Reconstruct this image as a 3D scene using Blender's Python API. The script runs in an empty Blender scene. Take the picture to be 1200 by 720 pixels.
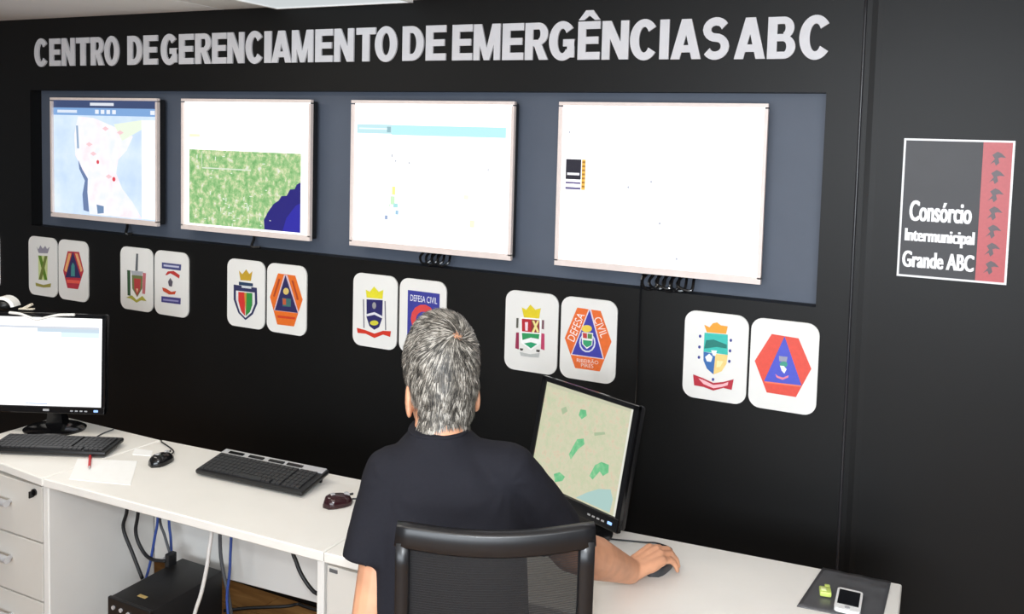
import bpy, bmesh, math, random
import numpy as np
from mathutils import Vector, Matrix, noise

random.seed(7)
SC = bpy.context.scene
COL = SC.collection

# ------------------------------------------------------------------ camera
CAMP = np.array([3.54107771, -2.45901725, 1.78])
RM = np.array([[0.90713231, 0.41981509, 0.02943242],
               [0.05428994, -0.04738337, -0.99740033],
               [-0.4173291, 0.90637195, -0.06577472]])
FPX, PPX, PPY = 1000.0, 649.33, 230.75
cam = bpy.data.cameras.new('camera')
cam.sensor_fit = 'HORIZONTAL'; cam.sensor_width = 36.0
cam.lens = FPX / 1200 * 36.0
cam.shift_x = -(PPX - 600) / 1200
cam.shift_y = -(360 - PPY) / 1200
cam.clip_start = 0.05
camo = bpy.data.objects.new('camera', cam); COL.objects.link(camo)
r, d, f = RM
camo.matrix_world = Matrix(((r[0], -d[0], -f[0], CAMP[0]), (r[1], -d[1], -f[1], CAMP[1]),
                            (r[2], -d[2], -f[2], CAMP[2]), (0, 0, 0, 1)))
SC.camera = camo

# ------------------------------------------------------------------ world, lights, exposure
SC.view_settings.view_transform = 'Standard'
SC.view_settings.look = 'None'
SC.view_settings.gamma = 1.0
SC.view_settings.use_curve_mapping = False
SC.view_settings.exposure = 0.0
wd = bpy.data.worlds.new('world'); SC.world = wd; wd.use_nodes = True
wd.node_tree.nodes['Background'].inputs[0].default_value = (0.80, 0.84, 0.90, 1)
wd.node_tree.nodes['Background'].inputs[1].default_value = 0.20

def area_light(name, loc, size, energy, col=(1, 1, 1), rot=(0, 0, 0)):
    l = bpy.data.lights.new(name, 'AREA'); l.shape = 'RECTANGLE'
    l.size, l.size_y = size; l.energy = energy; l.color = col
    o = bpy.data.objects.new(name, l); o.location = loc; o.rotation_euler = rot
    COL.objects.link(o); return o
# fluorescent ceiling troffers of the room
area_light('ceiling_troffer_light', (0.9, -1.15, 2.225), (1.2, 0.3), 12, (1.0, 0.95, 0.86))
area_light('ceiling_troffer_light', (2.6, -1.55, 2.225), (1.2, 0.3), 6, (1.0, 0.95, 0.87))
area_light('ceiling_troffer_light', (4.6, -2.4, 2.225), (1.2, 0.3), 8, (0.95, 0.97, 1.0))
# added soft fill from behind the camera, brightens desk fronts and under-desk panels
area_light('frontal_fill_light', (3.5, -4.6, 1.50), (3.2, 1.2), 125, (0.86, 0.93, 1.0), (math.radians(88), 0, math.radians(14)))
# the flash of the camera that took the photograph
fl = bpy.data.lights.new('camera_flash', 'POINT'); fl.energy = 68; fl.shadow_soft_size = 0.05
fl.color = (0.90, 0.95, 1.0)
flo = bpy.data.objects.new('camera_flash', fl); flo.location = (3.50, -2.43, 1.90); COL.objects.link(flo)

# ------------------------------------------------------------------ helpers
def lin(c):
    c = c / 255.0
    return c / 12.92 if c <= 0.04045 else ((c + 0.055) / 1.055) ** 2.4
def srgb(r, g, b): return (lin(r), lin(g), lin(b), 1.0)

MATS = {}
def mat(name, rgb, rough=0.5, metal=0.0, emit=0.0, var=0.06, scale=40.0, bump=0.0, spec=0.5, alpha=1.0):
    if name in MATS: return MATS[name]
    m = bpy.data.materials.new(name); m.use_nodes = True
    nt = m.node_tree; b = nt.nodes['Principled BSDF']
    col = srgb(*rgb)
    b.inputs['Roughness'].default_value = rough
    b.inputs['Metallic'].default_value = metal
    b.inputs['Specular IOR Level'].default_value = spec
    if emit > 0:
        b.inputs['Base Color'].default_value = (0.02, 0.02, 0.02, 1)
        b.inputs['Emission Color'].default_value = col
        b.inputs['Emission Strength'].default_value = emit
    else:
        tc = nt.nodes.new('ShaderNodeTexCoord'); nz = nt.nodes.new('ShaderNodeTexNoise')
        nz.inputs['Scale'].default_value = scale; nz.inputs['Detail'].default_value = 3
        nt.links.new(tc.outputs['Object'], nz.inputs['Vector'])
        rp = nt.nodes.new('ShaderNodeValToRGB')
        rp.color_ramp.elements[0].position = 0.3; rp.color_ramp.elements[1].position = 0.7
        rp.color_ramp.elements[0].color = tuple(c * (1 - var) for c in col[:3]) + (1,)
        rp.color_ramp.elements[1].color = tuple(min(1, c * (1 + var)) for c in col[:3]) + (1,)
        nt.links.new(nz.outputs['Fac'], rp.inputs['Fac'])
        nt.links.new(rp.outputs['Color'], b.inputs['Base Color'])
        if bump > 0:
            bp = nt.nodes.new('ShaderNodeBump'); bp.inputs['Strength'].default_value = bump
            bp.inputs['Distance'].default_value = 0.01
            nt.links.new(nz.outputs['Fac'], bp.inputs['Height'])
            nt.links.new(bp.outputs['Normal'], b.inputs['Normal'])
    if alpha < 1: b.inputs['Alpha'].default_value = alpha
    MATS[name] = m
    return m

def ink(rgb): return mat('print_%d_%d_%d' % rgb, rgb, 0.45, var=0.04, scale=120)
def glow(rgb, s=1.0): return mat('screen_%d_%d_%d_%d' % (rgb + (int(s * 100),)), rgb, 0.3, emit=s)

def ramp_mat(name, stops, scale, detail=4, emit=0.0, rough=0.5, vec=(1, 1, 1), kind='NOISE', dist=0.0):
    """noise mapped through a colour ramp"""
    m = bpy.data.materials.new(name); m.use_nodes = True; nt = m.node_tree
    b = nt.nodes['Principled BSDF']; b.inputs['Roughness'].default_value = rough
    tc = nt.nodes.new('ShaderNodeTexCoord'); mp = nt.nodes.new('ShaderNodeMapping')
    mp.inputs['Scale'].default_value = vec
    nt.links.new(tc.outputs['Object'], mp.inputs['Vector'])
    nz = nt.nodes.new('ShaderNodeTexNoise'); nz.inputs['Scale'].default_value = scale
    nz.inputs['Detail'].default_value = detail; nz.inputs['Roughness'].default_value = 0.68 if detail > 8 else 0.5; nz.inputs['Distortion'].default_value = dist
    nt.links.new(mp.outputs['Vector'], nz.inputs['Vector'])
    rp = nt.nodes.new('ShaderNodeValToRGB'); e = rp.color_ramp.elements
    while len(e) < len(stops): e.new(0.5)
    for i, (p, c) in enumerate(stops): e[i].position = p; e[i].color = srgb(*c)
    nt.links.new(nz.outputs['Fac'], rp.inputs['Fac'])
    if emit > 0:
        b.inputs['Base Color'].default_value = (0.02, 0.02, 0.02, 1)
        nt.links.new(rp.outputs['Color'], b.inputs['Emission Color']); b.inputs['Emission Strength'].default_value = emit
    else:
        nt.links.new(rp.outputs['Color'], b.inputs['Base Color'])
    return m

class MB:
    """collects shapes, builds ONE mesh object"""
    def __init__(s): s.v = []; s.f = []; s.m = []; s.mats = []
    def mi(s, m):
        if m is None: return 0
        if m not in s.mats: s.mats.append(m)
        return s.mats.index(m)
    def add(s, vs, fs, m=None):
        o = len(s.v); k = s.mi(m)
        s.v += [tuple(float(c) for c in p) for p in vs]
        for f_ in fs: s.f.append(tuple(i + o for i in f_)); s.m.append(k)
        return s
    def box(s, c, size, m=None, R=None, bev=0.0):
        hx, hy, hz = [q / 2 for q in size]
        if bev <= 0:
            vs = [(x, y, z) for z in (-hz, hz) for y in (-hy, hy) for x in (-hx, hx)]
            fs = [(0, 2, 3, 1), (4, 5, 7, 6), (0, 1, 5, 4), (2, 6, 7, 3), (0, 4, 6, 2), (1, 3, 7, 5)]
        else:
            bm = bmesh.new(); bmesh.ops.create_cube(bm, size=1.0)
            for v in bm.verts: v.co = Vector((v.co.x * size[0], v.co.y * size[1], v.co.z * size[2]))
            bmesh.ops.bevel(bm, geom=bm.edges[:] , offset=bev, segments=2, affect='EDGES', profile=0.5)
            bm.verts.index_update()
            vs = [tuple(v.co) for v in bm.verts]; fs = [tuple(v.index for v in f_.verts) for f_ in bm.faces]; bm.free()
        c = Vector(c)
        vs = [(R @ Vector(p) if R is not None else Vector(p)) + c for p in vs]
        return s.add(vs, fs, m)
    def tube(s, pts, rad, n=8, m=None, cap=True, flat=1.0):
        pts = [Vector(p) for p in pts]; N = len(pts)
        rads = rad if isinstance(rad, (list, tuple)) else [rad] * N
        up = Vector((0, 0, 1)); vs = []; fs = []
        t0 = (pts[1] - pts[0]).normalized()
        a = t0.cross(up)
        if a.length < 1e-3: a = t0.cross(Vector((1, 0, 0)))
        a.normalize()
        for i, p in enumerate(pts):
            t = (pts[min(i + 1, N - 1)] - pts[max(i - 1, 0)]).normalized()
            a = (a - t * a.dot(t)).normalized(); b = t.cross(a)
            for k in range(n):
                an = 2 * math.pi * k / n
                vs.append(p + (a * math.cos(an) + b * math.sin(an) * flat) * rads[i])
        for i in range(N - 1):
            for k in range(n):
                k2 = (k + 1) % n
                fs.append((i * n + k, i * n + k2, (i + 1) * n + k2, (i + 1) * n + k))
        if cap: fs.append(tuple(range(n))[::-1]); fs.append(tuple((N - 1) * n + k for k in range(n)))
        return s.add(vs, fs, m)
    def prism(s, poly, y0, y1, m=None, M=None):
        """poly in (x, z); extruded along y from y0 (front) to y1"""
        n = len(poly)
        vs = [(x, y0, z) for x, z in poly] + [(x, y1, z) for x, z in poly]
        fs = [tuple(range(n)), tuple(range(2 * n - 1, n - 1, -1))]
        for i in range(n):
            j = (i + 1) % n; fs.append((j, i, i + n, j + n))
        if M is not None: vs = [M @ Vector(p) for p in vs]
        return s.add(vs, fs, m)
    def flat(s, poly3, m=None):
        return s.add(poly3, [tuple(range(len(poly3)))], m)
    def loft(s, rings, m=None, cap=True):
        n = len(rings[0]); vs = [p for r_ in rings for p in r_]; fs = []
        for i in range(len(rings) - 1):
            for k in range(n):
                k2 = (k + 1) % n
                fs.append((i * n + k, i * n + k2, (i + 1) * n + k2, (i + 1) * n + k))
        if cap:
            fs.append(tuple(range(n))[::-1]); b0 = (len(rings) - 1) * n
            fs.append(tuple(b0 + k for k in range(n)))
        return s.add(vs, fs, m)
    def ball(s, c, rad, R=None, n=16, m=None):
        """ellipsoid"""
        rad = (rad,) * 3 if not isinstance(rad, (tuple, list)) else rad
        vs = []; fs = []; h = n // 2; c = Vector(c)
        def P(x, y, z):
            q = Vector((x * rad[0], y * rad[1], z * rad[2]))
            return (R @ q if R is not None else q) + c
        vs.append(P(0, 0, -1))
        for i in range(1, h):
            a = -math.pi / 2 + math.pi * i / h
            for k in range(n):
                b = 2 * math.pi * k / n; vs.append(P(math.cos(a) * math.cos(b), math.cos(a) * math.sin(b), math.sin(a)))
        vs.append(P(0, 0, 1)); top = len(vs) - 1
        for k in range(n):
            k2 = (k + 1) % n
            fs.append((0, 1 + k2, 1 + k)); fs.append((top, top - n + k, top - n + k2))
            for i in range(h - 2):
                a = 1 + i * n; fs.append((a + k, a + k2, a + n + k2, a + n + k))
        return s.add(vs, fs, m)
    def capsule(s, a, b, ra, rb, n=14, m=None):
        a = Vector(a); b = Vector(b); t = (b - a).normalized()
        pts = []; rr = []
        for i in range(5):
            an = math.pi / 2 * i / 4.0
            pts.append(a - t * ra * math.cos(an)); rr.append(max(ra * math.sin(an), ra * 0.02))
        for i in range(5):
            an = math.pi / 2 * i / 4.0
            pts.append(b + t * rb * math.sin(an)); rr.append(max(rb * math.cos(an), rb * 0.02))
        return s.tube(pts, rr, n, m)
    def mesh(s, name, m=None, smooth=False):
        me = bpy.data.meshes.new(name); me.from_pydata(s.v, [], s.f)
        mats = s.mats if s.mats else ([m] if m else [])
        if s.mats and m and m not in s.mats: pass
        for q in mats: me.materials.append(q)
        me.polygons.foreach_set('material_index', s.m)
        if smooth: me.polygons.foreach_set('use_smooth', [True] * len(me.polygons))
        me.update(); return me
    def build(s, name, m=None, parent=None, smooth=False):
        o = bpy.data.objects.new(name, s.mesh(name, m, smooth)); COL.objects.link(o)
        if parent is not None: o.parent = parent
        return o

def tag(o, label, cat, group=None, kind=None):
    o['label'] = label; o['category'] = cat
    if group: o['group'] = group
    if kind: o['kind'] = kind
    return o
def structure(o, label=None):
    o['kind'] = 'structure'
    if label: o['label'] = label
    return o
def empty(name, loc=(0, 0, 0), rz=0.0):
    o = bpy.data.objects.new(name, None); COL.objects.link(o)
    o.location = loc; o.rotation_euler = (0, 0, rz); o.empty_display_size = 0.05
    return o
def autosmooth(o, ang=40):
    me = o.data
    me.polygons.foreach_set('use_smooth', [True] * len(me.polygons))
    bm = bmesh.new(); bm.from_mesh(me)
    for e in bm.edges:
        if len(e.link_faces) == 2 and e.calc_face_angle(0) > math.radians(ang): e.smooth = False
    bm.to_mesh(me); bm.free(); return o

# pixel of the 1200x720 photograph -> point on a world plane (used to measure the place)
def ray(px): return np.array([(px[0] - PPX) / FPX, (px[1] - PPY) / FPX, 1.0]) @ RM
def on(px, ax, val):
    q = ray(px); return Vector(CAMP + q * ((val - CAMP[ax]) / q[ax]))
def at(px, t): return Vector(CAMP + ray(px) * t)
def W(x, y): p = on((x, y), 1, 0.0); return (p.x, p.z)          # (x, z) on the black wall

def smooth_path(pts, n=6):
    """Catmull-Rom through points"""
    pts = [Vector(p) for p in pts]; out = []
    P = [pts[0] * 2 - pts[1]] + pts + [pts[-1] * 2 - pts[-2]]
    for i in range(1, len(P) - 2):
        for k in range(n):
            t = k / n; a, b, c, e = P[i - 1], P[i], P[i + 1], P[i + 2]
            out.append(0.5 * ((2 * b) + (c - a) * t + (2 * a - 5 * b + 4 * c - e) * t * t + (3 * b - a - 3 * c + e) * t ** 3))
    out.append(pts[-1]); return out
def rrect(w, h, r_, n=6, cx=0, cz=0):
    out = []
    for sx, sz, a0 in ((1, 1, 0), (-1, 1, 90), (-1, -1, 180), (1, -1, 270)):
        for k in range(n + 1):
            a = math.radians(a0 + 90 * k / n)
            out.append((cx + sx * (w / 2 - r_) + r_ * math.cos(a), cz + sz * (h / 2 - r_) + r_ * math.sin(a)))
    return out[::-1]      # clockwise seen from -y is irrelevant, two-sided

# ---- lettering: outline of built-in font, thickened, fitted to a box
GLYPH = {}
def glyphs(specs):
    todo = []
    for key in specs:
        if key in GLYPH: continue
        txt, off = key
        cu = bpy.data.curves.new('lettering', 'FONT'); cu.body = txt; cu.offset = off; cu.resolution_u = 4
        cu.fill_mode = 'BOTH'
        o = bpy.data.objects.new('lettering', cu); COL.objects.link(o); todo.append((key, o, cu))
    bpy.context.view_layer.update(); dg = bpy.context.evaluated_depsgraph_get()
    for key, o, cu in todo:
        me = bpy.data.meshes.new_from_object(o.evaluated_get(dg))
        vs = [(v.co.x, v.co.y) for v in me.vertices]; fs = [tuple(p.vertices) for p in me.polygons]
        xs = [v[0] for v in vs]; ys = [v[1] for v in vs]
        GLYPH[key] = (vs, fs, min(xs), max(xs), min(ys), max(ys))
        bpy.data.objects.remove(o); bpy.data.curves.remove(cu); bpy.data.meshes.remove(me)
def put_text(mb, key, x0, x1, z0, z1, y, m, thick=0.0, rot=0.0):
    """fit lettering in the box (before rotation about the box centre)"""
    vs, fs, a, b, c, e = GLYPH[key]
    cx, cz = (x0 + x1) / 2, (z0 + z1) / 2; cr, sr = math.cos(rot), math.sin(rot)
    P = []
    for x, z in vs:
        X = x0 + (x - a) / (b - a) * (x1 - x0) - cx; Z = z0 + (z - c) / (e - c) * (z1 - z0) - cz
        P.append((cx + X * cr - Z * sr, cz + X * sr + Z * cr))
    n = len(P)
    V = [(x, y, z) for x, z in P]; F = list(fs)
    if thick > 0:
        edges = {}
        for f_ in fs:
            for i in range(len(f_)):
                a_, b_ = f_[i], f_[(i + 1) % len(f_)]
                k = (min(a_, b_), max(a_, b_)); edges[k] = edges.get(k, 0) + 1
        V += [(x, y + thick, z) for x, z in P]
        F += [(k[0], k[1], k[1] + n, k[0] + n) for k, c_ in edges.items() if c_ == 1]
    mb.add(V, F, m)

# ------------------------------------------------------------------ materials
M_black = mat('black_vinyl', (8, 8, 8), 0.5, var=0.10, scale=3.0, bump=0.12, spec=0.30)
M_recess = mat('recess_grey', (83, 91, 105), 0.6, var=0.05, scale=6)
M_white_lam = mat('white_laminate', (236, 233, 226), 0.38, var=0.015, scale=8)
M_white_edge = mat('white_edge_band', (222, 220, 216), 0.4, var=0.02, scale=8)
M_cab = mat('cabinet_white', (226, 224, 219), 0.42, var=0.015, scale=8)
M_blackpl = mat('black_plastic', (24, 24, 25), 0.38, var=0.1, scale=60)
M_gloss = mat('gloss_black', (14, 14, 16), 0.14, var=0.05)
M_key = mat('key_black', (44, 44, 46), 0.5, var=0.1, scale=100)
M_silver = mat('silver_plastic', (196, 196, 198), 0.35, metal=0.3, var=0.03)
M_bezel = mat('tv_bezel_silver', (232, 218, 212), 0.4, metal=0.0, var=0.03)
M_dark = mat('dark_metal', (40, 41, 44), 0.4, metal=0.6)
M_plate = mat('plaque_white', (234, 233, 229), 0.45, var=0.015, scale=10)
M_letter = mat('letter_grey', (212, 211, 214), 0.5, var=0.03, scale=30)
M_paper = mat('paper_white', (248, 248, 246), 0.7, var=0.01)
M_skin = mat('skin', (212, 154, 120), 0.5, var=0.12, scale=22, bump=0.05)
M_ceil = mat('ceiling_white', (246, 246, 244), 0.8, var=0.02, scale=3)
M_ceil2 = mat('ceiling_grey', (222, 222, 218), 0.8, var=0.02, scale=3)
M_wood = ramp_mat('parquet', [(0.25, (118, 82, 46)), (0.5, (150, 108, 62)), (0.75, (172, 130, 80))], 5.0, 6, rough=0.35, vec=(1.0, 9.0, 1.0), dist=0.6)

# ------------------------------------------------------------------ the room
CZ = 2.2421
RX0, RX1, RZ0, RZ1 = -0.146, 3.225, 1.3355, 1.934
SEAM = 3.314
def wall_box(mb, x0, x1, z0, z1, y0=0.0, y1=0.12):
    mb.box(((x0 + x1) / 2, (y0 + y1) / 2, (z0 + z1) / 2), (x1 - x0, y1 - y0, z1 - z0))
mb = MB()
wall_box(mb, -3.2, RX0, 0, CZ); wall_box(mb, RX0, RX1, RZ1, CZ); wall_box(mb, RX0, RX1, 0, RZ0)
wall_box(mb, RX1, SEAM, 0, CZ)
wall = structure(mb.build('wall_back', M_black), 'black vinyl-covered wall holding screens, lettering and emblems')
mb = MB(); wall_box(mb, RX0, RX1, RZ0, RZ1, 0.052, 0.12)
mb.build('recess_panel', M_recess, wall)['label'] = 'grey-blue back of the long recess behind the screens'
# sheet of black vinyl right of the fold, standing a little proud and bulging at its hem
mb = MB(); rings = []
for z in np.linspace(0, CZ, 24):
    wv = 0.0012 * math.sin(z * 2.1)
    fold = 0.0010 * math.sin(z * 4.0) + 0.0012 * max(0, math.sin(z * 1.7 + 0.6))
    ring = [(SEAM, 0.002), (SEAM + 0.02 + wv, 0.0022), (SEAM + 0.035 + wv, 0.0010 - fold), (SEAM + 0.05 + wv, 0.002),
            (SEAM + 0.1, 0.002), (SEAM + 0.6, 0.002), (6.0, 0.002), (6.0, 0.12), (SEAM, 0.12)]
    rings.append([(x, y, z) for x, y in ring])
mb.loft(rings)
structure(mb.build('wall_right', M_black, smooth=False), 'black vinyl sheet of the wall right of the vertical fold')
structure(MB().tube([(SEAM + 0.003 + 0.0012 * math.sin(z * 2.1), 0.0012, z) for z in np.linspace(0, CZ, 24)], 0.0042, 10).build('trim_1', mat('vinyl_bead', (40, 40, 43), 0.3), None, smooth=True), 'thin raised fold running down the black wall')
# ceiling of separate panels
ceil = MB().box((1.4, -2.0, CZ + 0.06), (9.2, 4.3, 0.08)).build('ceiling', M_ceil)
structure(ceil, 'pale grey suspended ceiling')
for x0, x1, m in ((-3.2, 0.995, M_ceil), (1.003, 1.245, M_ceil2), (1.252, 2.6, M_ceil), (2.608, 6.0, M_ceil)):
    for y0, y1 in ((-1.25, 0.0), (-2.55, -1.257), (-4.1, -2.557)):
        MB().box(((x0 + x1) / 2, (y0 + y1) / 2, CZ + 0.011), (x1 - x0, y1 - y0, 0.022)).build('ceiling_panel', m, ceil)
lt = empty('ceiling_light', (1.56, -0.30, CZ)); tag(lt, 'bright white ceiling light panel at the top edge, over the wall lettering', 'light')
fr = MB()
for sx, sy, wx, wy in ((0, -0.295, 0.60, 0.01), (0, 0.295, 0.60, 0.01), (-0.295, 0, 0.01, 0.58), (0.295, 0, 0.01, 0.58)): fr.box((sx, sy, -0.004), (wx, wy, 0.010))
fr.build('frame', M_ceil, lt)
MB().box((0, 0, -0.003), (0.58, 0.58, 0.006)).build('diffuser', glow((236, 242, 244), 0.72), lt)
# floor with parquet planks
floor = MB().box((1.4, -2.0, -0.03), (9.2, 4.3, 0.05)).build('floor', M_wood)
structure(floor, 'brown wooden parquet floor under the desks')
pw, pl = 0.13, 0.85
pm = MB().box((0, 0, 0), (pl - 0.003, pw - 0.003, 0.006)).mesh('plank', M_wood)
row = 0; y = -0.065
while y > -2.7:
    x = -0.4 - (row % 3) * 0.28
    while x < 4.3:
        o = bpy.data.objects.new('plank', pm); COL.objects.link(o)
        o.location = (x + pl / 2, y, -0.002 - 0.0006 * ((row * 7 + int(x * 10)) % 3)); o.parent = floor
        x += pl
    y -= pw; row += 1

# ------------------------------------------------------------------ the wall title
title = [('C', 41.6, 56), ('E', 59.2, 71.6), ('N', 73.6, 88.4), ('T', 90.6, 106), ('R', 107.6, 122.8), ('O', 123.6, 140.4),
 ('D', 150.6, 167.6), ('E', 169.4, 185.6), ('G', 189.6, 208.4), ('E', 211, 228), ('R', 230, 248.6), ('E', 249.8, 266.6), ('N', 267.8, 287),
 ('C', 289, 308.6), ('I', 311, 319), ('A', 319.4, 342.6), ('M', 343.2, 368), ('E', 370.6, 391), ('N', 392.8, 415.6), ('T', 418.6, 441.2),
 ('O', 440.4, 466.4), ('D', 472.7, 497.6), ('E', 500, 523.5), ('E', 531, 554.5), ('M', 556, 587), ('E', 589.7, 614.5), ('R', 616.2, 643.4),
 ('G', 644.2, 674), ('E^', 678, 703.8), ('N', 706.2, 737.4), ('C', 738.9, 769.5), ('I', 773.7, 784.6), ('A', 787, 822.4), ('S', 824, 855),
 ('A', 861.3, 897.8), ('B', 900, 932.8), ('C', 937, 972)]
BOLD = 0.055
def heavy(ch):
    """heavy grotesque capitals as polygons in the unit box"""
    cnt = [0]
    def pg(*p): cnt[0] += 1; return [(cnt[0], list(p))]
    def bx(x0, y0, x1, y1): return pg((x0, y0), (x1, y0), (x1, y1), (x0, y1))
    def strip(o, i_):
        cnt[0] += 1; return [(cnt[0], [o[k], o[k + 1], i_[k + 1], i_[k]]) for k in range(len(o) - 1)]
    def ring(cx, cy, rx, ry, tx, ty, a0, a1, n=20):
        o = []; i_ = []
        for k in range(n + 1):
            a = math.radians(a0 + (a1 - a0) * k / n); c, q = math.cos(a), math.sin(a)
            o.append((cx + rx * c, cy + ry * q)); i_.append((cx + (rx - tx) * c, cy + (ry - ty) * q))
        return strip(o, i_)
    if ch == 'E': return bx(0, 0, .36, 1) + bx(.3, .80, 1, 1) + bx(.3, 0, 1, .20) + bx(.3, .41, .93, .60)
    if ch == 'I': return bx(0, 0, 1, 1)
    if ch == 'T': return bx(0, .80, 1, 1) + bx(.32, 0, .68, .82)
    if ch == 'N': return bx(0, 0, .30, 1) + bx(.70, 0, 1, 1) + pg((0, 1), (.34, 1), (1, 0), (.66, 0))
    if ch == 'M': return bx(0, 0, .23, 1) + bx(.77, 0, 1, 1) + pg((0, 1), (.30, 1), (.60, 0), (.40, 0)) + pg((1, 1), (.70, 1), (.40, 0), (.60, 0))
    if ch == 'A': return pg((0, 0), (.30, 0), (.63, 1), (.34, 1)) + pg((1, 0), (.70, 0), (.37, 1), (.66, 1)) + bx(.22, .17, .78, .35)
    if ch == 'O': return ring(.5, .5, .5, .5, .32, .19, 0, 360, 36)
    if ch == 'C': return ring(.55, .5, .55, .5, .35, .19, 38, 322, 30)
    if ch == 'G': return ring(.53, .5, .53, .5, .34, .19, 40, 318, 30) + bx(.56, .36, 1, .54) + bx(.72, .08, 1, .50)
    if ch == 'D': return bx(0, 0, .34, 1) + bx(.3, 0, .46, .20) + bx(.3, .80, .46, 1) + ring(.45, .5, .55, .5, .34, .20, -90, 90, 20)
    if ch == 'B': return bx(0, 0, .34, 1) + bx(.3, 0, .60, .17) + bx(.3, .42, .60, .59) + bx(.3, .83, .60, 1) + ring(.58, .285, .42, .285, .32, .16, -90, 90, 14) + ring(.56, .735, .38, .265, .31, .16, -90, 90, 14)
    if ch == 'R': return bx(0, 0, .34, 1) + bx(.3, .82, .60, 1) + bx(.3, .37, .60, .54) + ring(.58, .70, .40, .30, .32, .17, -90, 90, 14) + pg((.36, .45), (.68, .47), (1.0, 0), (.62, 0))
    if ch == 'S':
        P = []
        for k in range(15): a = math.radians(22 + (270 - 22) * k / 14); P.append((.5 + .34 * math.cos(a), .715 + .19 * math.sin(a)))
        for k in range(1, 15): a = math.radians(90 - (248) * k / 14); P.append((.5 + .35 * math.cos(a), .285 + .195 * math.sin(a) + .05 * (1 - k / 14.0)))
        L = []; R_ = []
        for k in range(len(P)):
            p, q = P[max(k - 1, 0)], P[min(k + 1, len(P) - 1)]; dx, dy = q[0] - p[0], q[1] - p[1]
            nx, ny = -dy, dx; l = math.hypot(nx, ny) or 1
            L.append((P[k][0] + nx / l * .16, P[k][1] + ny / l * .097)); R_.append((P[k][0] - nx / l * .16, P[k][1] - ny / l * .097))
        return strip(L, R_)
glyphs(
       [(t, 0.012) for t in ('Consórcio', 'Intermunicipal', 'Grande ABC')] +
       [(t, 0.0) for t in ('DEFESA', 'CIVIL', 'DEFESA CIVIL', 'RIBEIRÃO', 'PIRES')])
sign = empty('wall_lettering', (0, 0, 2.03))
tag(sign, 'row of grey capital letters CENTRO DE GERENCIAMENTO DE EMERGÊNCIAS ABC along the wall top', 'lettering')
for i, (ch, a, b) in enumerate(title):
    xm = (a + b) / 2; ym = 62 - 17 * xm / 970.0
    x0 = on((a, ym), 1, 0).x; x1 = on((b, ym), 1, 0).x
    k = min(1, max(0, (xm - 500) / 470)); zb = 2.037 - 0.011 * k; zt = 2.154 - 0.011 * k
    rnd = 0.003 if ch in 'COGS' else 0
    mb = MB()
    for k, pg in heavy(ch[0]): mb.prism([(x0 + u * (x1 - x0), zb - 2.03 - rnd + v * (zt - zb + 2 * rnd)) for u, v in pg], -0.006 - 0.00015 * k, 0.0, M_letter)
    if ch == 'E^':
        c = (x0 + x1) / 2
        mb.prism([(c - 0.036, zt - 2.03 + 0.004), (c - 0.012, zt - 2.03 + 0.034), (c + 0.012, zt - 2.03 + 0.034), (c + 0.036, zt - 2.03 + 0.004),
                  (c + 0.018, zt - 2.03 + 0.004), (c, zt - 2.03 + 0.018), (c - 0.018, zt - 2.03 + 0.004)], -0.006, 0.0, M_letter)
    mb.build('letter', M_letter, sign)

# ------------------------------------------------------------------ wall screens in the recess
TVW, TVH, TVT = 0.65, 0.5164, 1.9018
TVX = [0.0, 0.7827, 1.6133, 2.4208]
def wall_screen(i, label, white):
    x0 = TVX[i]; t = empty('wall_screen', (x0 + TVW / 2, 0.0, TVT - TVH)); tag(t, label, 'screen', 'screens in the wall recess')
    w, h = TVW, TVH
    MB().box((0, 0.018, h / 2), (w - 0.01, 0.036, h - 0.01), bev=0.004).build('housing', M_blackpl, t)
    fr = MB(); s, tp, bt = 0.0105, 0.0105, 0.019
    fr.box((0, -0.003, h - tp / 2), (w, 0.014, tp)); fr.box((0, -0.003, bt / 2), (w, 0.014, bt))
    fr.box((-w / 2 + s / 2, -0.003, h / 2), (s, 0.014, h - tp - bt)); fr.box((w / 2 - s / 2, -0.003, h / 2), (s, 0.014, h - tp - bt))
    fr.build('bezel', M_bezel, t)
    MB().box((0, 0.044, h / 2), (0.2, 0.016, 0.2)).build('wall_bracket', M_dark, t)
    sw, sh = w - 2 * s, h - tp - bt
    sc = MB()
    def S(u, v, k=1): return (-w / 2 + s + u * sw, -0.0005 - 0.0003 * k, bt + (1 - v) * sh)
    def rect(u0, v0, u1, v1, m, k=1): sc.flat([S(u0, v0, k), S(u1, v0, k), S(u1, v1, k), S(u0, v1, k)], m)
    def poly(p, m, k=2): sc.flat([S(u, v, k) for u, v in p], m)
    rect(0, 0, 1, 1, white, 0)
    return t, sc, rect, poly, h
WHT = glow((255, 255, 255), 1.5)
# map of a continent on pale sea
sea = ramp_mat('screen_sea', [(0.3, (196, 218, 244)), (0.55, (212, 230, 250)), (0.8, (230, 240, 252))], 9, 5, emit=1.08)
land = ramp_mat('screen_land', [(0.35, (236, 242, 252)), (0.5, (250, 248, 252)), (0.66, (252, 234, 240)), (0.8, (242, 248, 242))], 14, 6, emit=1.05)
t, sc, rect, poly, h = wall_screen(0, 'leftmost wall screen, smallest in view, showing a pale blue weather map', sea)
rect(0, 0, 1, 0.065, glow((58, 76, 120), 0.9)); rect(0, 0.065, 1, 0.13, glow((128, 170, 222), 1.0))
rect(0.37, 0.02, 0.60, 0.045, glow((225, 230, 240), 1.0), 2); rect(0.04, 0.085, 0.24, 0.11, glow((225, 235, 250), 1.0), 2)
for k in range(4): rect(0.42 + 0.055 * k, 0.08, 0.455 + 0.055 * k, 0.115, glow((240, 245, 255), 1.0), 2)
rect(0.94, 0.08, 0.98, 0.115, glow((240, 245, 255), 1.0), 2)
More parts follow.
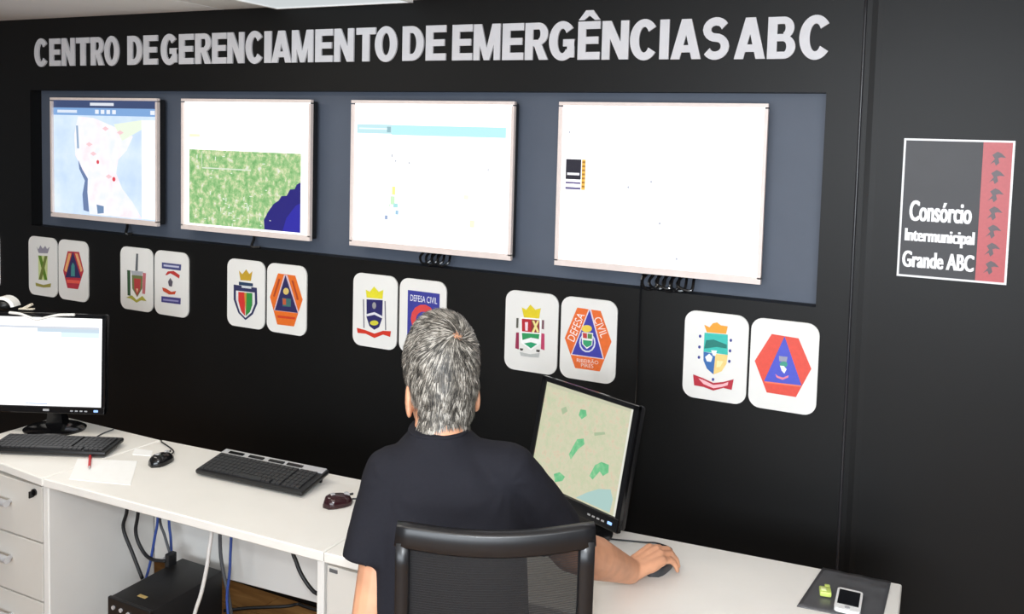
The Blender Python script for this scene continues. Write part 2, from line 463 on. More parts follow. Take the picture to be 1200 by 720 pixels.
poly([(0.25, 0.14), (0.40, 0.15), (0.60, 0.22), (0.78, 0.30), (0.72, 0.42), (0.64, 0.50), (0.62, 0.62), (0.68, 0.75), (0.78, 0.86), (0.86, 0.99), (0.36, 0.99), (0.34, 0.80), (0.30, 0.62), (0.22, 0.48), (0.21, 0.30)], land)
poly([(0.25, 0.52), (0.29, 0.60), (0.345, 0.68), (0.34, 0.80), (0.355, 0.97), (0.30, 0.96), (0.29, 0.82), (0.315, 0.70), (0.26, 0.60)], glow((110, 132, 176), 0.95), 3)
poly([(0.43, 0.90), (0.50, 0.91), (0.50, 0.97), (0.44, 0.98)], glow((120, 150, 190), 0.9), 3)
poly([(0.23, 0.22), (0.25, 0.22), (0.26, 0.42), (0.24, 0.42)], glow((150, 176, 206), 1.0), 3)
rect(0.86, 0.16, 1, 0.99, glow((246, 250, 255), 1.1), 3)
poly([(0.60, 0.20), (0.86, 0.16), (0.86, 0.24), (0.68, 0.34)], glow((236, 246, 226), 1.05), 3)
for u, v, r_ in ((0.445, 0.53, 0.014), (0.60, 0.67, 0.016)):
    poly([(u + r_ * math.cos(a), v + 1.3 * r_ * math.sin(a)) for a in np.linspace(0, 2 * math.pi, 9)[:-1]], glow((226, 70, 84), 1.0), 4)
for u, v in ((0.52, 0.24), (0.36, 0.38), (0.40, 0.46), (0.55, 0.65), (0.66, 0.27)):
    poly([(u - 0.03, v), (u, v - 0.02), (u + 0.035, v), (u, v + 0.02)], glow((250, 208, 214), 1.0), 4)
sc.build('screen', None, t)
MB().tube(smooth_path([(0.10, 0.03, 0.005), (0.105, 0.028, -0.02), (0.12, 0.01, -0.045), (0.13, 0.03, -0.047)]), 0.006, 6).build('cable', M_blackpl, t)
# green relief map with dark blue water
gm = ramp_mat('screen_green_map', [(0.25, (84, 150, 84)), (0.40, (126, 184, 112)), (0.50, (160, 204, 138)), (0.57, (210, 222, 168)), (0.65, (238, 242, 230)), (0.76, (150, 200, 132))], 34, 12, emit=1.0, dist=0.2)
t, sc, rect, poly, h = wall_screen(1, 'second wall screen from the left, showing a green map with dark blue water', WHT)
rect(0.04, 0.385, 0.935, 0.985, gm)
poly([(0.66, 0.985), (0.655, 0.91), (0.69, 0.84), (0.73, 0.78), (0.77, 0.75), (0.79, 0.715), (0.83, 0.71), (0.855, 0.66), (0.89, 0.655), (0.905, 0.62), (0.935, 0.60), (0.935, 0.985)], glow((22, 12, 122), 1.0), 2)
poly([(0.80, 0.985), (0.83, 0.88), (0.90, 0.78), (0.935, 0.76), (0.935, 0.985)], glow((34, 28, 168), 1.0), 3)
rect(0.04, 0.26, 0.13, 0.285, glow((252, 250, 200), 1.2), 2)
rng = random.Random(3)
for k in range(46):
    u = rng.uniform(0.06, 0.72); v = rng.uniform(0.42, 0.96)
    if k > 22: v = rng.uniform(0.68, 0.97); u = rng.uniform(0.30, 0.64)
    a = rng.choice(((0.022, 0.006), (0.006, 0.03), (0.014, 0.006))); rect(u, v, u + a[0], v + a[1], glow((232, 240, 226), 1.1), 2)
rect(0.145, 0.40, 0.15, 0.52, glow((214, 230, 200), 1.0), 2); rect(0.15, 0.525, 0.55, 0.535, glow((224, 236, 214), 1.0), 2)
sc.build('screen', None, t)
MB().tube(smooth_path([(0.02, 0.03, 0.005), (0.02, 0.028, -0.02), (0.03, 0.008, -0.046), (0.06, 0.02, -0.047)]), 0.006, 6).build('cable', M_blackpl, t)
# nearly blank page with a cyan bar
t, sc, rect, poly, h = wall_screen(2, 'third wall screen from the left, white page with a pale cyan bar', WHT)
rect(0.015, 0.150, 0.25, 0.216, glow((196, 234, 240), 1.05)); rect(0.25, 0.152, 0.965, 0.222, glow((188, 240, 246), 1.08))
rect(0.03, 0.176, 0.22, 0.186, glow((226, 246, 250), 1.2), 2); rect(0.22, 0.165, 0.245, 0.205, glow((150, 190, 200), 1.0), 2)
for u, v, a, b, c in ((0.25, 0.36, 0.012, 0.02, (196, 200, 210)), (0.275, 0.40, 0.012, 0.014, (190, 194, 204)), (0.365, 0.41, 0.012, 0.014, (190, 194, 204)),
                      (0.26, 0.59, 0.022, 0.06, (244, 250, 150)), (0.25, 0.66, 0.03, 0.06, (206, 248, 200)), (0.27, 0.71, 0.03, 0.03, (170, 226, 226)),
                      (0.285, 0.76, 0.02, 0.03, (160, 200, 226)), (0.215, 0.80, 0.018, 0.03, (150, 170, 206)), (0.86, 0.43, 0.01, 0.02, (214, 216, 222)),
                      (0.76, 0.79, 0.03, 0.05, (252, 250, 214)), (0.72, 0.62, 0.03, 0.03, (254, 252, 226)), (0.24, 0.72, 0.012, 0.014, (214, 250, 214))):
    rect(u, v, u + a, v + b, glow(c, 1.1), 2)
sc.build('screen', None, t)
cb = MB()
for k in range(4):
    x = -0.005 + 0.024 * k
    cb.tube(smooth_path([(x - 0.02, 0.028, 0.004), (x - 0.03, 0.008, -0.02), (x - 0.012, -0.002, -0.040 - 0.004 * (k % 2)), (x + 0.014, 0.004, -0.030), (x + 0.012, 0.02, -0.008)]), 0.0042, 6)
cb.build('cable', M_gloss, t)
# white web page with a small logo
t, sc, rect, poly, h = wall_screen(3, 'rightmost and largest-looking wall screen, white page with a small black and orange logo', WHT)
DK = glow((26, 22, 44), 0.9)
rect(0.025, 0.345, 0.108, 0.455, DK); rect(0.033, 0.432, 0.10, 0.448, glow((240, 240, 246), 1.1), 2)
rect(0.025, 0.455, 0.108, 0.475, DK); rect(0.025, 0.492, 0.108, 0.503, glow((90, 70, 140), 0.9)); rect(0.025, 0.525, 0.108, 0.540, glow((120, 112, 160), 0.9))
rect(0.112, 0.345, 0.132, 0.54, glow((250, 200, 84), 1.0))
for k in range(7): rect(0.114, 0.356 + 0.026 * k, 0.130, 0.368 + 0.026 * k, glow((190, 130, 40), 0.9), 2)
for u, v in ((0.035, 0.165), (0.355, 0.50), (0.47, 0.46), (0.52, 0.715), (0.61, 0.925)): rect(u, v, u + 0.01, v + 0.014, glow((196, 200, 214), 1.0), 2)
sc.build('screen', None, t)
cb = MB()
for k in range(6):
    x = -0.008 + 0.022 * k
    cb.tube(smooth_path([(x - 0.012, 0.03, 0.004), (x - 0.026, 0.006, -0.022), (x - 0.012, -0.006, -0.046 + 0.006 * (k % 3)), (x + 0.02, -0.004, -0.038), (x + 0.022, 0.016, -0.006)]), 0.0046, 6)
cb.tube(smooth_path([(-0.03, 0.02, 0.0), (-0.035, -0.004, -0.04), (-0.035, -0.006, -0.3), (-0.045, -0.006, -0.62)]), 0.003, 6)
cb.build('cable', M_gloss, t)

# ------------------------------------------------------------------ emblem plaques
PLW, PLH = 0.19, 0.262
def plaque(cx, cz, label, grp='emblem plaques in pairs under the screens'):
    t = empty('emblem_plaque', (cx, 0, cz)); tag(t, label, 'plaque', grp)
    MB().prism(rrect(PLW, PLH, 0.034), -0.005, 0.0).build('plate', M_plate, t)
    return t
class Print:
    """flat print layered on a plaque; polygons measured in a zoomed crop of the photograph"""
    def __init__(s, t, ox, oy, sc): s.t = t; s.o = (ox, oy, sc); s.mb = MB(); s.k = 0
    def P(s, x, y):
        X, Z = W(s.o[0] + x / s.o[2], s.o[1] + y / s.o[2]); return (X - s.t.location.x, Z - s.t.location.z)
    def poly(s, rgb, *pts):
        s.k += 1; y = -0.0052 - 0.00012 * s.k
        q = [s.P(*p) for p in pts]; s.mb.flat([(x, y, z) for x, z in q], ink(rgb)); return s
    def disc(s, rgb, cx, cy, rx, ry=None, n=14):
        ry = ry or rx
        return s.poly(rgb, *[(cx + rx * math.cos(2 * math.pi * i / n), cy + ry * math.sin(2 * math.pi * i / n)) for i in range(n)])
    def text(s, txt, x0, y0, x1, y1, hh, rgb):
        """baseline-centred text from (x0,y0) to (x1,y1) in crop pixels, height hh metres"""
        s.k += 1; a = Vector(s.P(x0, y0)); b = Vector(s.P(x1, y1)); c = (a + b) / 2; L = (b - a).length
        put_text(s.mb, (txt, 0.0), c.x - L / 2, c.x + L / 2, c.y - hh / 2, c.y + hh / 2, -0.0052 - 0.00012 * s.k, ink(rgb), 0, math.atan2(b.y - a.y, b.x - a.x))
        return s
    def done(s): s.mb.build('emblem', None, s.t)

ZP = 1.158
plaque(-0.463, ZP, 'white rounded plaque cut off by the left edge of the picture')
t = plaque(-0.065, ZP, 'white plaque with a green crossed emblem under a small grey crown'); q = Print(t, 30, 270, 8)
q.poly((205, 216, 150), (128, 235), (218, 240), (214, 468), (132, 462)).poly((150, 146, 160), (112, 150), (130, 178), (150, 140), (172, 172), (195, 145), (212, 175), (238, 152), (218, 216), (134, 212))
q.poly((92, 132, 34), (130, 236), (160, 238), (216, 466), (188, 464)).poly((112, 126, 58), (190, 240), (216, 240), (162, 462), (134, 460))
q.poly((158, 150, 70), (104, 490), (140, 500), (180, 512), (250, 496), (246, 532), (180, 536), (108, 520)); q.done()
t = plaque(0.135, ZP, 'white plaque with a narrow red hexagon and dark blue triangle'); q = Print(t, 30, 270, 8)
q.poly((186, 52, 66), (405, 195), (512, 202), (555, 380), (502, 552), (403, 540), (363, 378)).poly((232, 172, 110), (414, 214), (440, 216), (394, 392), (374, 376)).poly((232, 172, 120), (474, 216), (500, 220), (545, 374), (528, 392))
q.poly((52, 46, 92), (455, 200), (530, 446), (384, 440)).poly((70, 140, 138), (440, 330), (455, 300), (472, 330), (474, 430), (436, 428)).poly((236, 96, 80), (396, 462), (526, 470), (520, 500), (400, 492)); q.done()
t = plaque(0.524, ZP, 'white plaque with a coat of arms topped by an upright sword'); q = Print(t, 135, 280, 7.58)
q.poly((96, 100, 104), (196, 130), (214, 132), (210, 285), (188, 283)).poly((170, 172, 178), (150, 282), (258, 290), (246, 326), (160, 320)).poly((54, 86, 56), (116, 276), (145, 280), (146, 505), (120, 500))
q.poly((196, 110, 116), (256, 300), (284, 305), (276, 490), (250, 485)).poly((112, 120, 74), (158, 320), (254, 328), (250, 440), (206, 516), (162, 440)).poly((178, 62, 62), (178, 350), (238, 355), (234, 440), (206, 505), (180, 440)).poly((226, 190, 150), (196, 440), (216, 442), (206, 480))
q.poly((176, 170, 66), (108, 520), (160, 500), (200, 542), (252, 506), (290, 552), (240, 545), (200, 566), (150, 530)); q.done()
t = plaque(0.724, ZP, 'white plaque with navy banners above and below red arcs'); q = Print(t, 135, 280, 7.58)
q.poly((70, 74, 128), (424, 208), (596, 228), (592, 282), (424, 260)).poly((66, 62, 128), (420, 508), (592, 526), (590, 582), (420, 560)).poly((196, 198, 220), (440, 226), (578, 242), (576, 258), (440, 243)).poly((150, 148, 190), (436, 530), (574, 546), (572, 560), (436, 546))
q.poly((190, 56, 52), (455, 320), (478, 288), (530, 284), (584, 322), (578, 352), (545, 330), (500, 305), (468, 322)).poly((198, 74, 44), (428, 430), (462, 440), (510, 470), (552, 462), (540, 492), (490, 494), (436, 462)).poly((90, 84, 96), (500, 345), (522, 380), (514, 424), (488, 418), (480, 380)); q.done()
t = plaque(1.121, ZP, 'white plaque with a red and green shield under a gold crown'); q = Print(t, 250, 290, 6.547)
q.poly((198, 160, 48), (204, 176), (230, 205), (260, 168), (284, 204), (308, 182), (296, 256), (216, 250)).poly((40, 62, 92), (204, 262), (312, 276), (312, 300), (204, 288))
q.poly((52, 54, 92), (164, 284), (342, 310), (346, 430), (312, 512), (255, 557), (200, 502), (164, 400)).poly((226, 226, 226), (182, 330), (326, 346), (328, 430), (300, 500), (255, 540), (212, 496), (182, 400))
q.poly((210, 56, 50), (200, 340), (250, 345), (252, 525), (222, 490), (200, 410)).poly((52, 142, 66), (262, 346), (308, 350), (308, 440), (290, 494), (258, 525)).poly((196, 150, 62), (246, 346), (264, 347), (258, 530)).poly((210, 216, 220), (226, 292), (300, 302), (300, 318), (226, 308)); q.done()
t = plaque(1.322, ZP, 'white plaque with an orange hexagon and dark triangle beside the red-green shield'); q = Print(t, 250, 290, 6.547)
q.poly((228, 112, 40), (504, 198), (636, 216), (693, 400), (626, 606), (498, 590), (442, 380)).poly((214, 190, 200), (550, 210), (576, 212), (664, 505), (472, 482)).poly((46, 44, 92), (561, 212), (656, 502), (480, 480))
q.disc((216, 190, 110), 566, 336, 22, 26).poly((66, 110, 108), (536, 385), (604, 395), (602, 455), (540, 450)).poly((190, 92, 60), (540, 390), (566, 393), (566, 440), (542, 438)).poly((206, 66, 36), (500, 520), (638, 536), (634, 552), (502, 538)).poly((176, 72, 40), (508, 240), (524, 240), (478, 380), (468, 372)).poly((176, 72, 40), (608, 252), (622, 254), (664, 400), (650, 402)); q.done()
t = plaque(1.725, ZP, 'white plaque with a navy shield, yellow crown and red ribbon'); q = Print(t, 400, 300, 6)
q.poly((226, 216, 50), (178, 236), (206, 252), (236, 214), (270, 252), (302, 238), (296, 302), (184, 292)).poly((120, 118, 130), (158, 304), (166, 304), (170, 506), (162, 505)).poly((120, 118, 130), (310, 316), (318, 316), (322, 520), (314, 520))
q.poly((40, 38, 96), (184, 304), (298, 310), (294, 440), (272, 500), (238, 518), (204, 492), (184, 430)).poly((222, 222, 228), (184, 408), (240, 394), (294, 422), (294, 438), (240, 412), (186, 424)).disc((150, 150, 150), 238, 348, 14, 24).disc((206, 200, 60), 238, 470, 30, 18)
q.poly((206, 52, 34), (116, 504), (176, 520), (240, 545), (300, 525), (356, 528), (350, 568), (300, 552), (240, 576), (180, 546), (122, 540)); q.done()
t = plaque(1.925, ZP, 'white plaque half hidden by the man\'s head, blue field reading DEFESA CIVIL'); q = Print(t, 400, 300, 6)
q.poly((58, 62, 150), (474, 238), (698, 266), (692, 630), (468, 596)).disc((212, 70, 70), 580, 440, 86, 100).disc((66, 66, 150), 580, 450, 50, 60).text('DEFESA CIVIL', 492, 292, 680, 316, 0.022, (236, 238, 246)); q.done()
t = plaque(2.343, ZP, 'white plaque with a quartered red and green coat of arms right of the man'); q = Print(t, 570, 330, 5.54)
q.poly((228, 206, 40), (234, 166), (264, 182), (290, 148), (322, 182), (358, 172), (346, 244), (250, 240)).poly((150, 40, 76), (198, 330), (216, 330), (216, 440), (192, 432)).poly((190, 60, 100), (362, 335), (382, 338), (382, 445), (358, 436)).poly((90, 90, 80), (200, 236), (214, 236), (212, 300), (198, 300)).poly((120, 80, 90), (366, 248), (380, 250), (378, 310), (364, 306))
q.poly((250, 250, 250), (226, 230), (360, 240), (358, 400), (295, 446), (230, 396)).poly((184, 36, 50), (235, 240), (296, 244), (296, 328), (236, 322)).poly((140, 52, 44), (296, 244), (350, 250), (350, 332), (296, 328)).poly((240, 226, 150), (302, 252), (316, 252), (348, 326), (334, 328)).poly((240, 226, 150), (336, 252), (348, 254), (314, 330), (300, 326)).poly((246, 220, 230), (256, 262), (276, 262), (274, 318), (258, 316))
q.poly((46, 154, 92), (236, 332), (350, 340), (346, 372), (295, 362), (240, 378)).poly((40, 160, 110), (250, 400), (295, 392), (336, 404), (295, 432)).poly((190, 192, 190), (222, 455), (290, 470), (352, 462), (346, 492), (285, 488), (230, 480)).poly((70, 64, 60), (224, 430), (246, 434), (240, 448), (224, 444)).poly((70, 64, 60), (330, 440), (354, 442), (350, 458), (330, 454)); q.done()
t = plaque(2.543, ZP, 'white plaque with an orange hexagon lettered DEFESA CIVIL around a blue triangle'); q = Print(t, 570, 330, 5.54)
q.poly((232, 110, 48), (594, 168), (746, 190), (816, 390), (740, 582), (580, 560), (513, 365)).poly((236, 220, 224), (668, 180), (684, 180), (768, 504), (552, 474)).poly((62, 64, 166), (675, 182), (760, 498), (560, 470))
q.disc((214, 216, 232), 660, 395, 54, 64).disc((62, 64, 166), 660, 395, 44, 54).disc((236, 206, 80), 656, 305, 34, 24).poly((240, 240, 236), (624, 326), (698, 334), (692, 412), (656, 436), (626, 404)).poly((190, 60, 60), (630, 332), (658, 335), (658, 368), (632, 364)).poly((90, 140, 80), (662, 336), (692, 340), (690, 372), (662, 368)).poly((56, 160, 110), (632, 378), (690, 384), (686, 412), (656, 426), (634, 404))
q.text('DEFESA', 552, 380, 622, 205, 0.026, (250, 236, 230)).text('CIVIL', 722, 232, 772, 358, 0.026, (250, 236, 230)).text('RIBEIRÃO', 592, 505, 732, 522, 0.014, (248, 226, 214)).text('PIRES', 620, 540, 700, 548, 0.012, (248, 226, 214)); q.done()
t = plaque(2.948, ZP, 'white plaque with a teal, blue and yellow shield over a red ribbon'); q = Print(t, 790, 350, 5.144)
q.poly((236, 160, 50), (184, 156), (216, 172), (236, 148), (262, 142), (284, 160), (326, 166), (316, 212), (200, 202)).poly((54, 186, 174), (186, 204), (326, 216), (326, 338), (180, 318)).poly((24, 120, 110), (196, 250), (240, 245), (320, 276), (320, 300), (260, 290), (184, 300))
q.poly((56, 106, 172), (180, 318), (252, 332), (240, 456), (200, 420), (180, 372)).poly((240, 206, 130), (252, 332), (326, 338), (318, 392), (290, 436), (240, 456)).poly((238, 244, 248), (190, 350), (215, 330), (235, 350), (225, 380), (200, 376)).poly((238, 244, 248), (226, 310), (262, 312), (250, 345), (236, 340)).poly((250, 226, 170), (262, 372), (300, 376), (280, 410), (258, 412))
for x, y in ((160, 225), (156, 290), (153, 352), (345, 250), (340, 313), (336, 376), (238, 485)): q.disc((50, 60, 140), x, y, 8, 10, 8)
q.poly((184, 44, 60), (118, 454), (180, 478), (240, 506), (300, 500), (362, 484), (350, 548), (300, 536), (240, 552), (180, 530), (124, 520)).poly((246, 190, 196), (150, 478), (185, 490), (240, 518), (296, 512), (330, 500), (326, 520), (290, 530), (240, 538), (180, 512)); q.done()
t = plaque(3.145, ZP, 'rightmost white plaque with a red hexagon and plain blue triangle'); q = Print(t, 790, 350, 5.144)
q.poly((222, 78, 62), (590, 212), (752, 238), (829, 422), (736, 592), (560, 564), (488, 374)).poly((240, 120, 90), (548, 496), (770, 522), (764, 530), (552, 506)).poly((74, 84, 196), (668, 226), (770, 522), (544, 496))
q.poly((150, 150, 170), (634, 344), (686, 350), (680, 382), (636, 376)).disc((60, 150, 130), 662, 395, 24, 18).poly((240, 244, 250), (640, 402), (664, 405), (680, 424), (666, 450), (650, 432)).poly((230, 130, 150), (612, 452), (630, 466), (660, 474), (692, 460), (690, 474), (655, 488), (620, 474)); q.done()

# ------------------------------------------------------------------ consortium sign on the right
sg = empty('wall_sign', (3.561, 0.003, 1.445)); tag(sg, 'square dark sign with white border, red strip of birds and Consórcio Intermunicipal Grande ABC', 'sign')
M_sign = mat('sign_grey', (60, 60, 63), 0.5, var=0.05, scale=12, spec=0.4); M_red = ink((186, 80, 84)); M_wht = ink((240, 240, 242)); M_bird = ink((88, 74, 80))
w2, h2 = 0.1305, 0.3685
MB().box((0, -0.004, h2 / 2), (2 * w2, 0.006, h2)).build('board', M_sign, sg)
fr = MB(); bw = 0.0052
fr.box((0, -0.008, h2 - bw / 2), (2 * w2, 0.004, bw)); fr.box((0, -0.008, bw / 2), (2 * w2, 0.004, bw))
fr.box((-w2 + bw / 2, -0.008, h2 / 2), (bw, 0.004, h2 - 2 * bw)); fr.box((w2 - bw / 2, -0.008, h2 / 2), (bw, 0.004, h2 - 2 * bw))
fr.build('border', M_wht, sg)
sx0 = w2 - 0.072
MB().box(((sx0 + w2 - bw) / 2, -0.0075, h2 / 2), (w2 - bw - sx0, 0.001, h2 - 2 * bw)).build('strip', M_red, sg)
bird = MB().flat([(x * 0.021, 0, z * 0.022) for x, z in ((-0.75, -0.75), (-0.25, -0.1), (-0.55, 0.35), (0.0, 0.75), (0.45, 0.55), (0.95, 0.05), (0.4, 0.1), (0.1, 0.0), (0.25, -0.55), (-0.1, -0.9), (-0.3, -0.45))]).mesh('bird', M_bird)
for k in range(7):
    o = bpy.data.objects.new('bird', bird); COL.objects.link(o); o.parent = sg
    o.location = ((sx0 + w2 - bw) / 2 - 0.001 * (k - 3) * 0, -0.0086, h2 - 0.045 - k * 0.0468)
def sign_line(txt, x0, x1, z0, z1):
    m = MB()
    for k, dx in enumerate((-0.0016, -0.0008, 0.0, 0.0008, 0.0016)): put_text(m, (txt, 0.012), x0 + dx, x1 + dx, z0, z1, -0.0084 - 0.00008 * k, M_wht)
    m.build('lettering', M_wht, sg)
sign_line('Consórcio', -w2 + 0.024, sx0 - 0.018, 0.150, 0.205)
sign_line('Intermunicipal', -w2 + 0.016, sx0 - 0.008, 0.086, 0.130)
sign_line('Grande ABC', -w2 + 0.013, sx0 - 0.006, 0.026, 0.070)

# ------------------------------------------------------------------ desks
DZ, DT = 0.74, 0.026
def slab(poly, z0, z1, name, m, parent, bev=0.003):
    bm = bmesh.new()
    vb = [bm.verts.new((x, y, z0)) for x, y in poly]; vt = [bm.verts.new((x, y, z1)) for x, y in poly]; n = len(poly)
    bm.faces.new(vb[::-1]); bm.faces.new(vt)
    for i in range(n): bm.faces.new((vb[i], vb[(i + 1) % n], vt[(i + 1) % n], vt[i]))
    bmesh.ops.recalc_face_normals(bm, faces=bm.faces[:])
    bmesh.ops.bevel(bm, geom=bm.edges[:], offset=bev, segments=1, affect='EDGES')
    me = bpy.data.meshes.new(name); bm.to_mesh(me); bm.free(); me.materials.append(m)
    o = bpy.data.objects.new(name, me); COL.objects.link(o); o.parent = parent; return o
ZB = DZ - DT
d1 = empty('desk', (0, 0, 0)); tag(d1, 'white desk section at the left under the lit monitor, over the drawers', 'desk', 'white desk sections in a row')
slab([(0.69, -0.459), (0.69, -0.815), (1.163, -0.849), (1.199, -0.459)], ZB, DZ, 'desktop', M_white_lam, d1)
slab([(0.692, -0.47), (0.692, -0.80), (0.716, -0.80), (0.716, -0.47)], 0, ZB, 'side_panel', M_cab, d1)
slab([(0.72, -0.485), (0.72, -0.505), (1.148, -0.505), (1.148, -0.485)], 0.35, ZB, 'back_panel', M_cab, d1)
d2 = empty('desk', (0, 0, 0)); tag(d2, 'white middle desk section with black keyboard, open knee space underneath', 'desk', 'white desk sections in a row')
slab([(1.202, -0.455), (1.166, -0.849), (2.180, -0.818), (2.180, -0.394)], ZB, DZ, 'desktop', M_white_lam, d2)
slab([(1.154, -0.475), (1.154, -0.842), (1.180, -0.842), (1.186, -0.475)], 0, ZB, 'side_panel', M_cab, d2)
slab([(2.157, -0.405), (2.157, -0.812), (2.179, -0.812), (2.179, -0.405)], 0, ZB, 'side_panel', M_cab, d2)
slab([(1.188, -0.462), (1.188, -0.480), (2.156, -0.418), (2.156, -0.400)], 0.332, ZB, 'back_panel', M_cab, d2)
slab([(1.19, -0.70), (1.19, -0.815), (2.156, -0.79), (2.156, -0.675)], ZB - 0.012, ZB - 0.001, 'under_rail', M_dark, d2)
d3 = empty('desk', (0, 0, 0)); tag(d3, 'white right-hand desk section where the man works with his mouse', 'desk', 'white desk sections in a row')
slab([(2.183, -0.394), (2.183, -0.818), (3.497, -0.735), (3.494, -0.292)], ZB, DZ, 'desktop', M_white_lam, d3)
slab([(3.468, -0.305), (3.468, -0.728), (3.492, -0.728), (3.492, -0.305)], 0, ZB, 'side_panel', M_cab, d3)
slab([(2.49, -0.385), (2.49, -0.405), (3.466, -0.335), (3.466, -0.315)], 0.332, ZB, 'back_panel', M_cab, d3)

M_drw = mat('drawer_white', (210, 206, 198), 0.42, var=0.015, scale=8)
def pedestal(x0, x1, yf, yb, label, nd, hx0, hx1, locks=True):
    t = empty('drawer_cabinet', ((x0 + x1) / 2, (yf + yb) / 2, 0)); tag(t, label, 'cabinet', 'white drawer cabinets under the desks')
    cx, cy = t.location.x, t.location.y
    MB().box((0, 0.010, 0.378), (x1 - x0, yb - yf - 0.02, 0.666)).build('body', M_cab, t)
    tops = [0.707, 0.531, 0.348, 0.165, 0.045]
    for k in range(nd):
        za, zb = tops[k], tops[k + 1]
        dr = MB().box((0, yf - cy + 0.008, (za + zb) / 2), (x1 - x0 - 0.004, 0.018, za - zb - 0.005), bev=0.0015).build('drawer', M_drw, t)
        zh = za - 0.075
        hm = MB().tube([(hx0 - cx, yf - cy - 0.020, zh), (hx1 - cx, yf - cy - 0.020, zh)], 0.011, 10)
        for hx in (hx0 + 0.012, hx1 - 0.012): hm.tube([(hx - cx, yf - cy + 0.001, zh), (hx - cx, yf - cy - 0.02, zh)], 0.007, 8)
        h = hm.build('handle', M_silver, dr); autosmooth(h, 50)
    if locks:
        lk = MB().tube([(x1 - 0.035 - cx, yf - cy + 0.002, 0.683), (x1 - 0.035 - cx, yf - cy - 0.006, 0.683)], 0.011, 14)
        lk.box((x1 - 0.035 - cx, yf - cy - 0.012, 0.680), (0.004, 0.014, 0.020))
        lk.build('lock', M_gloss, t)
    return t
pedestal(0.725, 1.146, -0.836, -0.52, 'white drawer cabinet with silver handles and black lock, under the left desk', 4, 0.86, 1.008)
p = pedestal(2.184, 2.455, -0.806, -0.44, 'white cabinet under the right desk, just left of the seated man', 4, 2.30, 2.40, False)
MB().box((2.207 - p.location.x, -0.806 - p.location.y - 0.0025, 0.694), (0.024, 0.003, 0.008)).build('brand_label', ink((90, 90, 92)), p)

# ------------------------------------------------------------------ desktop monitors
def smoothb(o): return autosmooth(o, 35)
def desk_monitor(base, rz, tilt, zc0, w, h, bez, label, image):
    """base on the desk; panel bottom at zc0 above the desk; bez = (side, top, bottom)"""
    t = empty('desktop_monitor', base, rz); tag(t, label, 'monitor', 'desktop monitors on the desks')
    bs, bt, bb = bez; H = h + bt + bb; Wd = w + 2 * bs
    R = Matrix.Rotation(-tilt, 3, 'X'); o = Vector((0, -0.03, zc0))
    def L(x, y, z): return R @ Vector((x, y, z)) + o
    c = MB().box(L(0, 0.016, H / 2), (Wd - 0.006, 0.028, H - 0.006), R=R, bev=0.008)
    c.box(L(0, 0.036, H * 0.48), (Wd * 0.6, 0.03, H * 0.55), R=R, bev=0.010); smoothb(c.build('housing', M_blackpl, t))
    fr = MB()
    fr.box(L(0, 0, H - bt / 2), (Wd, 0.014, bt), R=R, bev=0.002); fr.box(L(0, 0, bb / 2), (Wd, 0.016, bb), R=R, bev=0.003)
    for s in (-1, 1): fr.box(L(s * (Wd - bs) / 2, 0, H / 2), (bs, 0.014, H - 0.002), R=R, bev=0.002)
    fo = fr.build('bezel', M_gloss, t)
    bu = MB()
    for k in range(4): bu.box(L(Wd * 0.22 + 0.016 * k, -0.0085, bb * 0.45), (0.009, 0.002, 0.004), R=R)
    bu.build('buttons', M_silver, fo)
    MB().box(L(Wd / 2 - 0.028, -0.009, bb * 0.5), (0.014, 0.003, 0.007), R=R, bev=0.001).build('power_light', glow((150, 190, 255), 1.6), fo)
    MB().box(L(0, -0.0086, bb * 0.5), (0.02, 0.002, 0.007), R=R).build('badge', M_silver, fo)
    sc = MB()
    def S(u, v, k=0): return L(-w / 2 + u * w, -0.0015 - 0.0003 * k, bb + (1 - v) * h)
    image(sc, S); sc.build('screen', None, t)
    st = MB()
    zt = L(0, 0.04, H * 0.42)
    st.loft([[(zt.x * 0 + sx * ww, 0.028 + sy * dd + (zt.y - 0.028) * q, zz) for sx, sy in ((-1, -1), (1, -1), (1, 1), (-1, 1))]
             for q, zz, ww, dd in ((0, 0.012, 0.030, 0.022), (0.2, 0.05, 0.024, 0.016), (0.7, zc0 + 0.03, 0.026, 0.014), (1, zt.z, 0.03, 0.012))])
    smoothb(st.build('neck', M_gloss, t))
    bm_ = MB(); n = 32
    bm_.loft([[(rx * math.cos(a), 0.012 + ry * math.sin(a), z) for a in np.linspace(0, 2 * math.pi, n + 1)[:-1]]
              for rx, ry, z in ((0.100, 0.075, 0.0), (0.102, 0.077, 0.006), (0.090, 0.066, 0.013), (0.045, 0.035, 0.018))])
    smoothb(bm_.build('base', M_gloss, t))
    return t
def img_left(sc, S):
    def rect(u0, v0, u1, v1, m, k): sc.flat([S(u0, v0, k), S(u1, v0, k), S(u1, v1, k), S(u0, v1, k)], m)
    rect(0, 0, 1, 1, glow((255, 255, 255), 1.5), 0)
    rect(0, 0.10, 0.97, 0.125, glow((216, 222, 232), 1.0), 1); rect(0.40, 0.125, 0.97, 0.165, glow((206, 224, 238), 1.0), 1)
    rect(0.62, 0.165, 0.97, 0.22, glow((222, 244, 250), 1.1), 1); rect(0.1, 0.2, 0.6, 0.215, glow((232, 242, 250), 1.2), 1)
    rect(0.3, 0.97, 0.5, 0.985, glow((200, 214, 240), 1.0), 1)
beige = ramp_mat('screen_street_map', [(0.30, (196, 214, 176)), (0.42, (208, 210, 176)), (0.54, (216, 214, 184)), (0.62, (224, 204, 176)), (0.72, (186, 208, 172))], 55, 12, emit=0.92)
parkg = ramp_mat('screen_park', [(0.35, (96, 190, 130)), (0.55, (120, 206, 146)), (0.7, (170, 216, 164))], 60, 5, emit=0.9)
